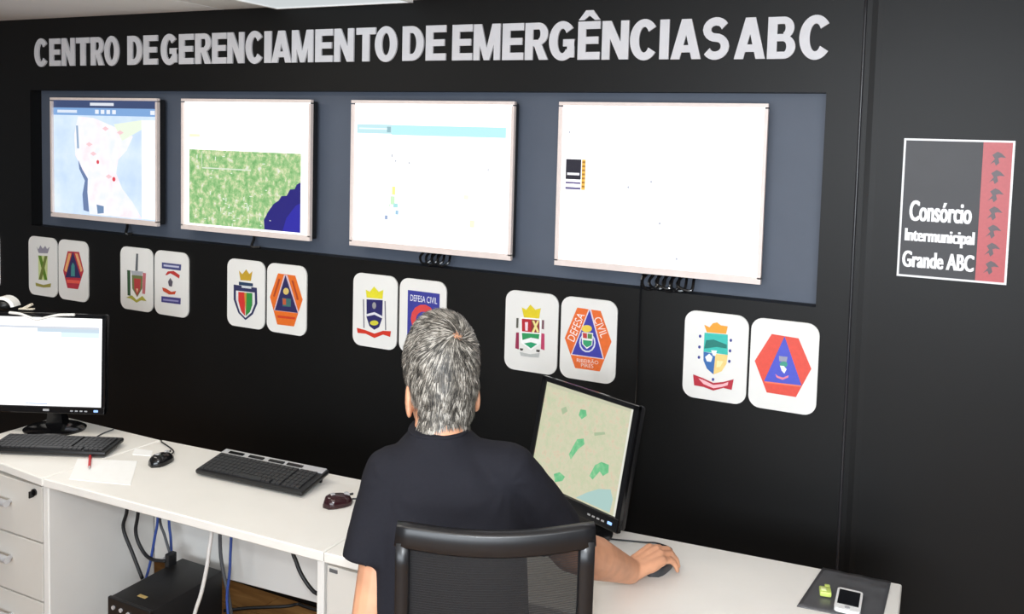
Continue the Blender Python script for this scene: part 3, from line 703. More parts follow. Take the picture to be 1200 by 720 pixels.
def img_right(sc, S):
    def poly(p, m, k): sc.flat([S(u, v, k) for u, v in p], m)
    poly([(0, 0), (1, 0), (1, 1), (0, 1)], beige, 0)
    poly([(0.0, 0.0), (1, 0.0), (1, 0.03), (0.0, 0.04)], glow((206, 206, 178), 0.9), 1)
    poly([(0.44, 0.16), (0.50, 0.15), (0.52, 0.20), (0.47, 0.25), (0.43, 0.22)], parkg, 1)
    poly([(0.46, 0.45), (0.53, 0.42), (0.55, 0.47), (0.49, 0.54), (0.46, 0.60), (0.43, 0.66), (0.40, 0.62), (0.43, 0.53)], parkg, 1)
    poly([(0.70, 0.62), (0.76, 0.57), (0.84, 0.57), (0.85, 0.64), (0.80, 0.69), (0.76, 0.66), (0.70, 0.76), (0.66, 0.74)], parkg, 1)
    poly([(0.27, 0.86), (0.33, 0.82), (0.40, 0.84), (0.38, 0.89), (0.30, 0.93)], parkg, 1)
    poly([(0.56, 0.985), (0.66, 0.90), (0.78, 0.82), (0.90, 0.78), (0.94, 0.86), (0.93, 0.985)], glow((176, 210, 204), 0.92), 1)
    poly([(0.22, 0.22), (0.27, 0.18), (0.30, 0.22), (0.25, 0.27)], glow((176, 196, 158), 0.9), 1)
    poly([(0.63, 0.33), (0.74, 0.29), (0.75, 0.31), (0.64, 0.36)], glow((176, 196, 158), 0.9), 1)
    poly([(0.97, 0.0), (1.0, 0.0), (1.0, 1.0), (0.97, 1.0)], glow((226, 226, 214), 1.0), 2)
RZL = math.radians(24.8)
b1 = on((62, 505), 2, DZ); b1.z = DZ
zlo = at((62, 482), 2.90).z - DZ; zhi = at((62, 365), 2.90).z - DZ
desk_monitor(b1, RZL, math.radians(2), zlo, 0.366, zhi - zlo - 0.038, (0.0125, 0.014, 0.024),
             'black desktop monitor with a white lit page at the left picture edge', img_left)
# angled monitor beside the man
MY = -0.372; mt = 0.212; rb = Vector((2.682, -0.430, 0.84))
bb = 0.036
nrm = Vector((math.sin(MY), -math.cos(MY), 0)); upv = Vector((0, 0, 1)) * math.cos(mt) - nrm * math.sin(mt)
pb = rb - upv * bb                                   # panel bottom centre
base = pb + nrm * -0.03; base.z = DZ
desk_monitor(base, MY, mt, pb.z - DZ, 0.322, 0.27, (0.017, 0.014, bb),
             'tilted black desktop monitor with a beige and green street map, right of the man', img_right)

# ------------------------------------------------------------------ keyboards, mice
def keyboard(loc, rz, w, dp, tilt, label, strip):
    t = empty('keyboard', loc, rz); tag(t, label, 'keyboard', 'keyboards on the desks')
    R = Matrix.Rotation(tilt, 3, 'X')
    b = MB().box(R @ Vector((0, 0, 0)) + Vector((0, 0, 0.012 + dp / 2 * math.sin(tilt))), (w, dp, 0.016), R=R, bev=0.006); o0 = Vector((0, 0, 0.012 + dp / 2 * math.sin(tilt)))
    smoothb(b.build('case', M_blackpl, t))
    kb = MB(); kd = dp * (0.70 if strip else 0.80); rows = 6; y0 = -dp / 2 + 0.008
    for r_ in range(rows):
        yy = y0 + (r_ + 0.5) * kd / rows
        x = -w / 2 + 0.012; n = 0
        while x < w / 2 - 0.014:
            kw = 0.0155
            if r_ == 0 and abs(x + 0.04) < 0.012: kw = 0.088
            if abs(x - (w * 0.19)) < 0.004 or abs(x - (w * 0.29)) < 0.004: x += 0.006
            kw = min(kw, w / 2 - 0.012 - x)
            if kw > 0.006:
                kb.box(R @ Vector((x + kw / 2, yy, 0.0105)) + o0, (kw - 0.0022, kd / rows - 0.0022, 0.006), R=R)
            x += kw
    k = kb.build('keys', M_key, t); k['kind'] = 'stuff'
    if strip:
        MB().box(R @ Vector((0, dp / 2 - 0.0165, 0.0092)) + o0, (w - 0.012, 0.026, 0.004), R=R, bev=0.0015).build('silver_strip', M_silver, t)
        for c in (-0.135, -0.058, 0.018, 0.086):
            MB().box(R @ Vector((c, dp / 2 - 0.020, 0.0122)) + o0, (0.056, 0.011, 0.004), R=R, bev=0.001).build('media_button', M_gloss, t)
        for s in (-1, 1): MB().box((s * (w / 2 - 0.03), dp / 2 - 0.012, 0.006 + dp * math.sin(tilt) / 2), (0.02, 0.006, 0.012 + dp * math.sin(tilt))).build('foot', M_blackpl, t)
    return t
kl = on((66, 523), 2, 0.752)
keyboard((kl.x, kl.y, DZ), RZL - 0.02, 0.382, 0.118, math.radians(4), 'black keyboard in front of the left lit monitor', False)
keyboard((1.722, -0.545, DZ), math.radians(3.4), 0.392, 0.132, math.radians(9), 'black keyboard with a silver strip alone on the middle desk', True)

def mouse(loc, rz, label, L=0.1, cable=None, col=None):
    t = empty('computer_mouse', loc, rz); tag(t, label, 'mouse', 'computer mice on the desks')
    rings = []; n = 18
    for i in range(9):
        a = -1 + 2 * i / 8.0; rr = math.sqrt(max(0.0, 1 - abs(a) ** 2.6)); rr = max(rr, 0.06)
        hh = 0.034 * (1 - 0.35 * (a * 0.5 + 0.5)) * rr ** 0.8 + 0.003
        rings.append([(0.031 * rr * (0.92 + 0.08 * a * a) * math.cos(b), L / 2 * a, max(0.0, hh * max(0, math.sin(b)) ** 0.8) + (0.002 if math.sin(b) >= 0 else 0.0)) for b in np.linspace(0, 2 * math.pi, n + 1)[:-1]])
    s = MB().loft(rings).build('shell', col or M_gloss, t, smooth=True)
    MB().tube([(-0.004, L * 0.28, 0.024), (0.004, L * 0.28, 0.024)], 0.009, 12).build('wheel', M_silver, t)
    MB().box((0, L * 0.30, 0.024), (0.0016, 0.036, 0.006)).build('button_split', M_dark, t)
    MB().box((0, -L * 0.18, 0.0335), (0.012, 0.012, 0.004), bev=0.001).build('badge', M_silver, t)
    if cable:
        M = Matrix.Translation(Vector(loc)) @ Matrix.Rotation(rz, 4, 'Z'); I = M.inverted()
        MB().tube([I @ p_ for p_ in smooth_path(cable)], 0.0022, 6).build('cable', M_dark, t)
    return t
def dpt(px, z=DZ): v = on(px, 2, z); return v
ml = dpt((189, 543)); mouse((ml.x, ml.y, DZ), math.radians(10), 'black mouse beside the white paper sheet', 0.085,
      [Vector((ml.x - 0.01, ml.y + 0.04, DZ + 0.01)), Vector((ml.x - 0.045, ml.y + 0.085, DZ + 0.004)), dpt((189, 518), DZ + 0.003), Vector((1.205, -0.448, DZ - 0.02)), Vector((1.205, -0.445, DZ - 0.08))])
mm = dpt((396, 592)); mouse((mm.x, mm.y, DZ), math.radians(-35), 'glossy black and red mouse right of the middle keyboard', 0.085,
      [Vector((mm.x + 0.02, mm.y + 0.036, DZ + 0.008)), Vector((mm.x + 0.07, mm.y + 0.08, DZ + 0.003)), Vector((mm.x + 0.1, mm.y + 0.15, DZ + 0.003))], mat('mouse_wine', (46, 20, 24), 0.15))

# ------------------------------------------------------------------ small things on the desks
def sheet(pxs, z, name, m, label, cat, th=0.0012):
    pts = [dpt(p_, z) for p_ in pxs]; c = sum(pts, Vector()) / len(pts)
    t = MB().add([(p_.x - c.x, p_.y - c.y, 0) for p_ in pts] + [(p_.x - c.x, p_.y - c.y, th) for p_ in pts],
                 [(3, 2, 1, 0), (4, 5, 6, 7), (0, 1, 5, 4), (1, 2, 6, 5), (2, 3, 7, 6), (3, 0, 4, 7)]).build(name, m)
    t.location = (c.x, c.y, z); return tag(t, label, cat)
sheet([(81, 562), (91, 538), (161, 541), (153, 569)], DZ, 'paper_sheet', M_paper, 'large white paper sheet on the left desk in front of the keyboard', 'paper')
sheet([(155, 533), (158, 526), (179, 529), (177, 535)], DZ, 'paper_slip', M_paper, 'small white paper slip behind the large sheet, by the black mouse', 'paper')
pa, pb_ = dpt((106.5, 526), DZ + 0.006), dpt((104.5, 549), DZ + 0.006)
pt = empty('pen', pb_); tag(pt, 'thin red pen lying across the white sheet', 'pen')
dv = pa - pb_
MB().tube([dv * 0.06, dv], 0.0042, 8).build('barrel', mat('pen_red', (200, 44, 48), 0.35), pt)
MB().tube([Vector((0, 0, 0)), dv * 0.06], [0.0012, 0.004], 8).build('tip', M_silver, pt)
# device and cable on top of the left monitor
mrot = Matrix.Rotation(RZL, 3, 'Z')
ztop = DZ + zhi + 0.0
def onmon(px, dy=0.0):
    v = at(px, 2.90); return v + mrot @ Vector((0, dy, 0))
wc = onmon((2, 364)); wc.z = ztop + 0.002
t = empty('webcam', wc, RZL); tag(t, 'white and black rounded webcam on top of the left monitor', 'webcam')
MB().ball((0, 0.02, 0.012), (0.026, 0.026, 0.020)).build('body', M_blackpl, t, smooth=True)
rings = []
for a in np.linspace(math.radians(10), math.radians(175), 12):
    rings.append([(0.036 * math.cos(a) + dx * math.cos(a), 0.02 + dy, 0.002 + 0.034 * math.sin(a) + dx * math.sin(a)) for dx, dy in ((-0.004, -0.022), (0.006, -0.018), (0.006, 0.018), (-0.004, 0.022))])
smoothb(MB().loft(rings).build('shell', M_plate, t))
pts = [onmon(p_, -0.050) for p_ in ((22, 363), (34, 364.5), (45, 368.5), (54, 371), (64, 369), (78, 366), (97, 365.5))]
wcab = MB().tube(smooth_path(pts), 0.0046, 8).build('white_cable', M_plate)
tag(wcab, 'white cable sagging over the top edge of the left monitor', 'cable')
pl_ = onmon((30, 361), 0.01); pl_.z = ztop + 0.001
t = empty('cable_plug', pl_, RZL); tag(t, 'small beige plug on top of the left monitor beside the webcam', 'plug')
MB().box((0, 0, 0.010), (0.036, 0.016, 0.009), R=Matrix.Rotation(-0.5, 3, 'Y'), bev=0.002).build('body', mat('plug_beige', (214, 204, 186), 0.5), t)
MB().box((0.0, -0.004, 0.003), (0.05, 0.014, 0.005), bev=0.001).build('base', mat('plug_beige', (214, 204, 186), 0.5), t)
def desk_cable(pts, rad, m, label):
    o = MB().tube([p_ - pts[0] for p_ in smooth_path(pts)], rad, 8).build('cable', m, None, smooth=True); o.location = pts[0]; return tag(o, label, 'cable')
MC = mat('thin_dark_cable', (34, 44, 54), 0.4)
desk_cable([onmon((74, 480), 0.05), onmon((84, 489), 0.05), onmon((97, 488), 0.05), onmon((104, 480), 0.05)], 0.003, MC, 'thin cable looping below the left lit monitor')
desk_cable([dpt((112, 513), DZ + 0.003), dpt((121, 508), DZ + 0.003), dpt((133, 503.5), DZ + 0.003)], 0.002, MC, 'thin keyboard cable crossing the left desk to its back edge')
# grey plastic folder, phone and tag at the right end
fx = [(3.283, -0.517), (3.312, -0.303), (3.470, -0.296), (3.462, -0.500)]
N_ = 14; V = []; F = []
for lay in range(2):
    for i in range(N_ + 1):
        for j in range(N_ + 1):
            u, v = i / N_, j / N_
            x = (1 - u) * ((1 - v) * fx[0][0] + v * fx[1][0]) + u * ((1 - v) * fx[3][0] + v * fx[2][0])
            y = (1 - u) * ((1 - v) * fx[0][1] + v * fx[1][1]) + u * ((1 - v) * fx[3][1] + v * fx[2][1])
            bulge = 0.0 if lay == 0 else 0.0018 + 0.0045 * math.exp(-((v - 0.78 + 0.03 * math.sin(u * 9)) / 0.045) ** 2) * (0.3 < u) + 0.003 * math.exp(-((u - 0.86) / 0.05) ** 2) * (v < 0.8)
            if lay == 1 and 0.05 < u < 0.95: bulge += 0.0008 * math.sin(u * 17 + v * 11)
            V.append((x - 3.38, y + 0.41, bulge))
def gi(l, i, j): return l * (N_ + 1) ** 2 + i * (N_ + 1) + j
for i in range(N_):
    for j in range(N_):
        F.append((gi(1, i, j), gi(1, i + 1, j), gi(1, i + 1, j + 1), gi(1, i, j + 1))); F.append((gi(0, i, j), gi(0, i, j + 1), gi(0, i + 1, j + 1), gi(0, i + 1, j)))
for i in range(N_):
    F += [(gi(0, i, 0), gi(0, i + 1, 0), gi(1, i + 1, 0), gi(1, i, 0)), (gi(0, i, N_), gi(1, i, N_), gi(1, i + 1, N_), gi(0, i + 1, N_)),
          (gi(0, 0, i), gi(1, 0, i), gi(1, 0, i + 1), gi(0, 0, i + 1)), (gi(0, N_, i), gi(0, N_, i + 1), gi(1, N_, i + 1), gi(1, N_, i))]
fo = MB().add(V, F).build('plastic_folder', mat('grey_plastic_sleeve', (84, 84, 86), 0.28, var=0.15, scale=14), None, smooth=True)
fo.location = (3.38, -0.41, DZ + 0.0005); tag(fo, 'dark grey plastic folder at the right end of the desk, under the phone', 'folder')
t = empty('mobile_phone', (3.388, -0.452, DZ + 0.004), math.radians(1)); tag(t, 'white mobile phone with black screen on the grey folder', 'phone')
smoothb(MB().prism(rrect(0.056, 0.098, 0.009, 5), 0, 0.009, None, Matrix.Rotation(math.radians(-90), 4, 'X') @ Matrix.Scale(-1, 4, (0, 1, 0)) @ Matrix.Translation((0, 0, 0))).build('case', mat('phone_white', (240, 240, 238), 0.3), t))
t.children[0].location.z = 0.0
MB().box((0, 0.006, 0.0095), (0.046, 0.066, 0.0012)).build('screen', mat('phone_glass', (16, 17, 20), 0.08), t)
MB().tube([(0, -0.038, 0.009), (0, -0.038, 0.0102)], 0.006, 14).build('home_button', M_silver, t)
gp = dpt((967, 695), DZ + 0.008)
t = empty('plastic_tag', (gp.x, gp.y, DZ + 0.004), 0.2); tag(t, 'small yellow-green plastic tag on the grey folder beside the phone', 'tag')
M_lime = mat('lime_plastic', (196, 214, 112), 0.4)
smoothb(MB().box((0, 0, 0.007), (0.026, 0.030, 0.012), bev=0.003).build('body', M_lime, t)); smoothb(MB().box((0.006, 0.020, 0.008), (0.012, 0.012, 0.010), bev=0.002).build('loop', M_lime, t))
smoothb(MB().box((-0.004, -0.002, 0.0135), (0.012, 0.014, 0.002), bev=0.0008).build('sticker', mat('lime_pale', (226, 236, 170), 0.5), t))

# ------------------------------------------------------------------ computer tower and cables under the middle desk
t = empty('computer_tower', (1.447, -0.650, 0)); tag(t, 'black computer tower standing under the middle desk', 'computer')
smoothb(MB().box((0, 0.004, 0.2), (0.175, 0.262, 0.392), bev=0.004).build('case', mat('tower_black', (20, 20, 21), 0.5, var=0.1, scale=80), t))
fm = MB().box((0, -0.130, 0.2), (0.178, 0.012, 0.398), bev=0.004).build('front_panel', M_blackpl, t)
for k, (x, z) in enumerate(((-0.062, 0.372), (-0.030, 0.372), (0.0, 0.368))):
    MB().tube([(x, -0.135, z), (x, -0.140, z)], 0.006, 12).build('button', M_silver, fm)
MB().box((0.0, -0.1375, 0.32), (0.15, 0.004, 0.04)).build('drive_bay', M_gloss, fm)
MB().box((-0.002, -0.086, 0.3966), (0.032, 0.011, 0.0014)).build('sticker', ink((206, 176, 110)), t)
M_blue = mat('blue_cable', (52, 78, 150), 0.5); M_cabk = mat('black_cable', (20, 20, 22), 0.5); M_cabw = mat('white_cable', (226, 224, 220), 0.5); M_cabg = mat('grey_cable', (78, 80, 84), 0.5)
def hang(pxs, y, rad, m, label, to_floor=False, ys=None):
    P = [on(p_, 1, y if ys is None else ys[i]) for i, p_ in enumerate(pxs)]
    first = P[0].copy(); first.z = 0.700
    P = [Vector((first.x, first.y, 0.700))] + [p_ for p_ in P if p_.z < 0.69]
    if to_floor: e_ = P[-1]; P += [Vector((e_.x, e_.y + 0.01, e_.z * 0.45)), Vector((e_.x + 0.01, e_.y + 0.03, 0.012)), Vector((e_.x + 0.02, e_.y + 0.10, 0.010))]
    base = P[0]
    o = MB().tube([p_ - base for p_ in smooth_path(P)], rad, 8).build('cable', m, None, smooth=True); o.location = base
    return tag(o, label, 'cable', 'cables hanging under the middle desk')
hang([(149, 596), (144.5, 619), (155, 648), (167, 679)], -0.60, 0.0055, M_cabk, 'black cable, leftmost of those hanging beside the tower')
c2 = hang([(162, 598), (159, 623), (165, 642), (176, 655), (194, 658)], -0.58, 0.0055, M_cabk, 'black cable curving right into a plug above the tower')
hang([(185, 606), (181, 632), (176, 660), (170, 682)], -0.57, 0.0042, M_blue, 'blue cable slanting down left behind the computer tower')
hang([(187, 606), (193, 628), (199, 648), (206, 668)], -0.55, 0.0042, M_cabg, 'dark grey cable slanting down right behind the computer tower')
hang([(198, 609), (200, 630), (201, 652), (202, 668)], -0.53, 0.0042, M_blue, 'blue cable hanging straight between the slanted ones')
hang([(248, 624), (245, 645), (242, 667), (236, 695), (226, 735)], -0.74, 0.0055, M_cabw, 'white cable hanging in front of the computer tower', True)
hang([(271, 627), (270, 650), (269, 672), (266, 700), (268, 730)], -0.56, 0.0042, M_blue, 'blue cable hanging right of the computer tower', True)
hang([(258, 640), (262, 672), (267, 695), (272, 730)], -0.54, 0.0055, M_cabg, 'grey cable hanging close beside the rightmost blue cable', True)
hang([(343, 644), (347, 658), (354, 675), (368, 694), (392, 712)], -0.62, 0.0055, M_cabk, 'black cable hanging at the right end of the knee space', True)
P = [dpt(p_, 0.006) for p_ in ((262, 716), (290, 713), (334, 711), (352, 706), (368, 701), (400, 704))]
P = [p_ if p_.y < -0.02 else Vector((p_.x, -0.02, p_.z)) for p_ in P]
o = MB().tube([p_ - P[0] for p_ in smooth_path(P)], 0.006, 8).build('floor_cable', M_cabk, None, smooth=True); o.location = P[0]
tag(o, 'black cable lying on the wooden floor below the desk', 'cable')
pl2 = on((197, 657), 1, -0.565)
t = empty('cable_socket', pl2); tag(t, 'black plug box hanging above the computer tower', 'plug')
MB().box((0.012, 0, 0.0), (0.020, 0.03, 0.055), bev=0.003).build('body', M_blackpl, t)
MB().tube([(-0.018, 0, 0), (0.004, 0, 0)], 0.0075, 10).build('collar', M_silver, t)
mc = [dpt((700, 630), DZ + 0.003), dpt((715, 632), DZ + 0.003), dpt((735, 634), DZ + 0.003), dpt((757, 636), DZ + 0.003), dpt((770, 637), DZ + 0.003)]

# ------------------------------------------------------------------ office chair
PSI = math.radians(29.0); OL = Vector((2.7403, -1.0965, 0.0))
ROOT = Matrix.Translation(OL) @ Matrix.Rotation(PSI, 4, 'Z'); IROOT = ROOT.inverted()
def toL(v): return IROOT @ Vector(v)
def pxL(px, t): return toL(at(px, t))
ch = empty('office_chair', OL, PSI); tag(ch, 'black office chair with a mesh back, behind the seated man', 'chair')
CX = 0.062
def bowy(x, z): return -0.135 + 0.30 * (x - CX) ** 2 * 2.2 + 0.09 * (1.1 - z) * 0.6
def bar(pts, hw, th, name, m, bevel=True):
    """rectangular section swept along (x, z) path; hw half width across path, th half thickness in y"""
    rings = []; n = len(pts)
    for i, (x, z) in enumerate(pts):
        a = Vector(pts[max(i - 1, 0)]); b = Vector(pts[min(i + 1, n - 1)]); tn = (b - a).normalized(); nn = Vector((-tn.y, tn.x))
        w_ = hw[i] if isinstance(hw, (list, tuple)) else hw
        ring = []
        for k in range(12):
            an = 2 * math.pi * k / 12; c, s = math.cos(an), math.sin(an)
            u = math.copysign(abs(c) ** 0.36, c) * w_; v = math.copysign(abs(s) ** 0.36, s) * th
            ring.append((x + nn.x * u, bowy(x, z) + v, z + nn.y * u))
        rings.append(ring)
    return MB().loft(rings).build(name, m, ch, smooth=True)
M_chairfr = mat('chair_frame', (24, 24, 26), 0.32, var=0.05)
xl, xr, zt_, zb_ = CX - 0.160, CX + 0.160, 1.085, 0.60
bar([(xl - 0.0125 + 0.351 * k / 16, 1.083 - 0.010 * math.sin(math.pi * k / 16) + 0.004 * (1 - k / 16)) for k in range(17)], [0.019] + [0.0205 + 0.001 * math.sin(math.pi * k / 16) for k in range(1, 16)] + [0.019], 0.014, 'top_rail', M_chairfr)
bar([(xl, zb_ + (1.075 - zb_) * k / 10) for k in range(11)], 0.0125, 0.014, 'side_rail', M_chairfr)
bar([(xr + 0.004, zb_ + (1.075 - zb_) * k / 10) for k in range(11)], 0.0145, 0.014, 'side_rail', M_chairfr)
bar([(xl - 0.01 + 0.345 * k / 12, zb_) for k in range(13)], 0.02, 0.014, 'bottom_rail', M_chairfr)
m = bpy.data.materials.new('chair_mesh'); m.use_nodes = True; nt = m.node_tree; b = nt.nodes['Principled BSDF']
b.inputs['Base Color'].default_value = srgb(20, 20, 22); b.inputs['Roughness'].default_value = 0.7
tc = nt.nodes.new('ShaderNodeTexCoord'); wv = nt.nodes.new('ShaderNodeTexWave'); wv.bands_direction = 'Z'
wv.inputs['Scale'].default_value = 70.0; nt.links.new(tc.outputs['Object'], wv.inputs['Vector'])
rp = nt.nodes.new('ShaderNodeMapRange'); rp.inputs['To Min'].default_value = 0.80; rp.inputs['To Max'].default_value = 0.90
nt.links.new(wv.outputs['Fac'], rp.inputs['Value']); nt.links.new(rp.outputs['Result'], b.inputs['Alpha'])
MATS['chair_mesh'] = m
V = []; F = []; nx, nz = 14, 18
for j in range(nz + 1):
    for i in range(nx + 1):
        x = xl + (xr - xl) * i / nx; z = zb_ + (1.075 - zb_) * j / nz; V.append((x, bowy(x, z) + 0.002 - 0.012 * math.sin(math.pi * i / nx), z))
for j in range(nz):
    for i in range(nx): a = j * (nx + 1) + i; F.append((a, a + 1, a + nx + 2, a + nx + 1))
MB().add(V, F).build('mesh_panel', m, ch, smooth=True)
smoothb(MB().box((CX, 0.115, 0.430), (0.40, 0.40, 0.075), bev=0.03).build('seat', mat('seat_fabric', (30, 30, 33), 0.8, bump=0.2, scale=120), ch))
MB().tube(smooth_path([(CX, 0.08, 0.385), (CX, -0.13, 0.40), (CX, -0.155, 0.50), (CX, -0.125, 0.62)]), 0.022, 10, flat=0.6).build('back_arm', M_chairfr, ch, smooth=True)
MB().box((CX, 0.10, 0.375), (0.16, 0.20, 0.035), bev=0.008).build('mechanism', M_dark, ch)
smoothb(MB().tube([(CX, 0.1, 0.09), (CX, 0.1, 0.22), (CX, 0.1, 0.221), (CX, 0.1, 0.37)], [0.027, 0.027, 0.018, 0.018], 16).build('gas_column', M_dark, ch))
for k in range(5):
    a = math.radians(54 + 72 * k); dx, dy = math.cos(a), math.sin(a)
    leg = MB().tube([(CX + dx * 0.02, 0.1 + dy * 0.02, 0.105), (CX + dx * 0.14, 0.1 + dy * 0.14, 0.095), (CX + dx * 0.25, 0.1 + dy * 0.25, 0.075)], [0.024, 0.02, 0.014], 10).build('base_leg', M_chairfr, ch, smooth=True)
    c_ = Vector((CX + dx * 0.25, 0.1 + dy * 0.25, 0.028)); sd = Vector((-dy, dx, 0))
    w_ = MB()
    for s in (-1, 1): w_.tube([c_ + sd * (s * 0.006), c_ + sd * (s * 0.02)], 0.028, 16)
    w_.tube([c_ + Vector((0, 0, 0.0)), c_ + Vector((0, 0, 0.05))], 0.006, 8)
    smoothb(w_.build('caster', M_blackpl, leg))

# ------------------------------------------------------------------ the seated man
def remesh(mb, voxel, it, name, m):
    """closed overlapping volumes -> one continuous skin"""
    o = bpy.data.objects.new('build_volume', mb.mesh('build_volume')); COL.objects.link(o)
    r_ = o.modifiers.new('r', 'REMESH'); r_.mode = 'VOXEL'; r_.voxel_size = voxel; r_.use_smooth_shade = True
    s_ = o.modifiers.new('s', 'SMOOTH'); s_.factor = 0.5; s_.iterations = it
    bpy.context.view_layer.update(); dg = bpy.context.evaluated_depsgraph_get()
    me = bpy.data.meshes.new_from_object(o.evaluated_get(dg)); me.name = name
    bpy.data.objects.remove(o); me.materials.clear(); me.materials.append(m)
    me.polygons.foreach_set('use_smooth', [True] * len(me.polygons)); return me
def ering(cx, cy, z, hx, hy, n=28, e=2.4, dy=0.0):
    out = []
    for k in range(n):
        a = 2 * math.pi * k / n; c, s = math.cos(a), math.sin(a)
        out.append((cx + math.copysign(abs(c) ** (2 / e), c) * hx, cy + math.copysign(abs(s) ** (2 / e), s) * hy, z))
    return out
man = empty('person', OL, PSI)
tag(man, 'grey-haired man in a dark T-shirt seated with his back turned, hand on a mouse', 'person')

SHL, SHR = Vector((-0.140, 0.112, 1.098)), Vector((0.085, 0.112, 1.103))
ELR = pxL((670, 645), 1.80); WRR = pxL((738, 668), 2.0); WRR.z = 0.778
TIP = pxL((792, 661), 2.09)
ELL = Vector((-0.172, 0.045, 0.835)); WRL = Vector((-0.075, 0.235, 0.700))
HC = Vector((-0.055, 0.200, 1.283))
RH = Matrix.Rotation(math.radians(17), 3, 'Z') @ Matrix.Rotation(math.radians(-14), 3, 'X')
def hd(x, y, z): return HC + RH @ Vector((x, y, z))
NECK = Vector((-0.052, 0.128, 1.13))

def add_hand(mb, wrist, fdir, side, sc, curl=1.0, up=Vector((0, 0, 1)), pitch=0.0):
    """side = +1: thumb to the left of the finger direction"""
    X = fdir.normalized(); Y = up.cross(X).normalized() * side; Z = X.cross(Y) * side
    def H(x, y, z): return wrist + (X * x + Y * y + Z * z) * sc
    ky = (0.029, 0.010, -0.009, -0.026); kx = (0.080, 0.084, 0.080, 0.072); kz = (0.020, 0.023, 0.020, 0.014)
    for i in range(4):
        mb.capsule(H(0.0, ky[i] * 0.55, 0.0), H(kx[i], ky[i], kz[i]), 0.0165 * sc, 0.0118 * sc)
        ln = (0.036, 0.040, 0.037, 0.029)[i]; p0 = (kx[i], kz[i]); an = -0.25
        rr = (0.0092, 0.0094, 0.0090, 0.0080)[i]
        for j, (l_, bend) in enumerate(((ln, 0.0), (ln * 0.66, 0.62 * curl), (ln * 0.52, 0.45 * curl))):
            an -= bend; p1 = (p0[0] + l_ * math.cos(an), p0[1] + l_ * math.sin(an))
            sp = 1.0 + 0.05 * j
            mb.capsule(H(p0[0], ky[i] * sp, p0[1]), H(p1[0], ky[i] * (sp + 0.05), p1[1]), rr * (1 - 0.08 * j) * sc, rr * (0.94 - 0.10 * j) * sc, 12)
            p0 = p1
    mb.capsule(H(0.010, 0.018, -0.004), H(0.046, 0.042, -0.002), 0.0165 * sc, 0.012 * sc)
    mb.capsule(H(0.046, 0.042, -0.002), H(0.076, 0.048, -0.010), 0.0115 * sc, 0.0098 * sc)
    mb.capsule(H(0.076, 0.048, -0.010), H(0.098, 0.044, -0.018), 0.0096 * sc, 0.0078 * sc)
    mb.ball(H(0.040, 0.0, 0.004), (0.045 * sc, 0.036 * sc, 0.017 * sc), Matrix((X, Y, Z)).transposed())

body = MB()
body.ball(hd(0, -0.008, 0.026), (0.0735, 0.093, 0.104), RH, 32)
body.ball(hd(0, -0.022, -0.015), (0.068, 0.076, 0.092), RH, 28)
body.ball(hd(0, -0.024, -0.062), (0.0605, 0.060, 0.062), RH, 24)
body.ball(hd(0, 0.028, -0.050), (0.058, 0.066, 0.088), RH, 28)
body.ball(hd(0, 0.062, -0.112), (0.030, 0.026, 0.022), RH, 16)                 # chin
body.ball(hd(0, 0.078, 0.022), (0.048, 0.016, 0.014), RH, 16)                  # brow
body.capsule(hd(0, 0.088, 0.012), hd(0, 0.108, -0.030), 0.009, 0.013)          # nose
body.ball(hd(0, 0.084, -0.068), (0.026, 0.012, 0.007), RH, 12)                 # upper lip
body.ball(hd(0, 0.082, -0.080), (0.022, 0.011, 0.007), RH, 12)                 # lower lip
for s in (-1, 1):
    RE = RH @ Matrix.Rotation(s * 0.30, 3, 'Z') @ Matrix.Rotation(-0.15, 3, 'X')
    body.ball(hd(s * 0.0700, -0.004, -0.050), (0.0080, 0.019, 0.036), RE, 14)
    body.ball(hd(s * 0.0650, 0.006, -0.052), (0.012, 0.012, 0.024), RE, 12)
    body.ball(hd(s * 0.040, 0.060, -0.035), (0.022, 0.022, 0.022), RH, 12)     # cheek
body.capsule(NECK, hd(0, -0.018, -0.055), 0.056, 0.054, 24)
body.loft([ering(-0.045, 0.125, 1.14, 0.10, 0.05), ering(-0.035, 0.115, 1.06, 0.15, 0.085), ering(-0.025, 0.10, 0.90, 0.135, 0.09), ering(-0.01, 0.075, 0.70, 0.14, 0.09), ering(0.0, 0.07, 0.56, 0.145, 0.10)])
body.capsule(SHL, ELL, 0.046, 0.039); body.capsule(ELL, WRL, 0.038, 0.026)
body.capsule(SHR, ELR, 0.048, 0.045)
fm_ = ELR.lerp(WRR, 0.35) + Vector((0.004, 0, 0.0))
body.capsule(ELR, fm_, 0.044, 0.0455, 18); body.capsule(fm_, WRR, 0.0455, 0.0285, 18)
fd = (TIP - WRR); fd.z = 0
add_hand(body, WRR + fd.normalized() * 0.008, fd, 1, 1.0, 0.9)
add_hand(body, WRL + Vector((0.012, 0.02, -0.004)), Vector((0.45, 0.9, -0.12)), -1, 0.92, 0.5)
bme = remesh(body, 0.0034, 3, 'body', M_skin)
bo = bpy.data.objects.new('body', bme); COL.objects.link(bo); bo.parent = man
for s in (-1, 1):
    e = MB().ball(hd(s * 0.030, 0.078, 0.002), 0.0125, None, 14).build('eye', mat('eye_white', (236, 232, 226), 0.2), man, smooth=True)
    MB().ball(hd(s * 0.030, 0.0872, 0.002), (0.0055, 0.004, 0.0055), RH, 10).build('iris', mat('eye_brown', (60, 40, 28), 0.2), e, smooth=True)

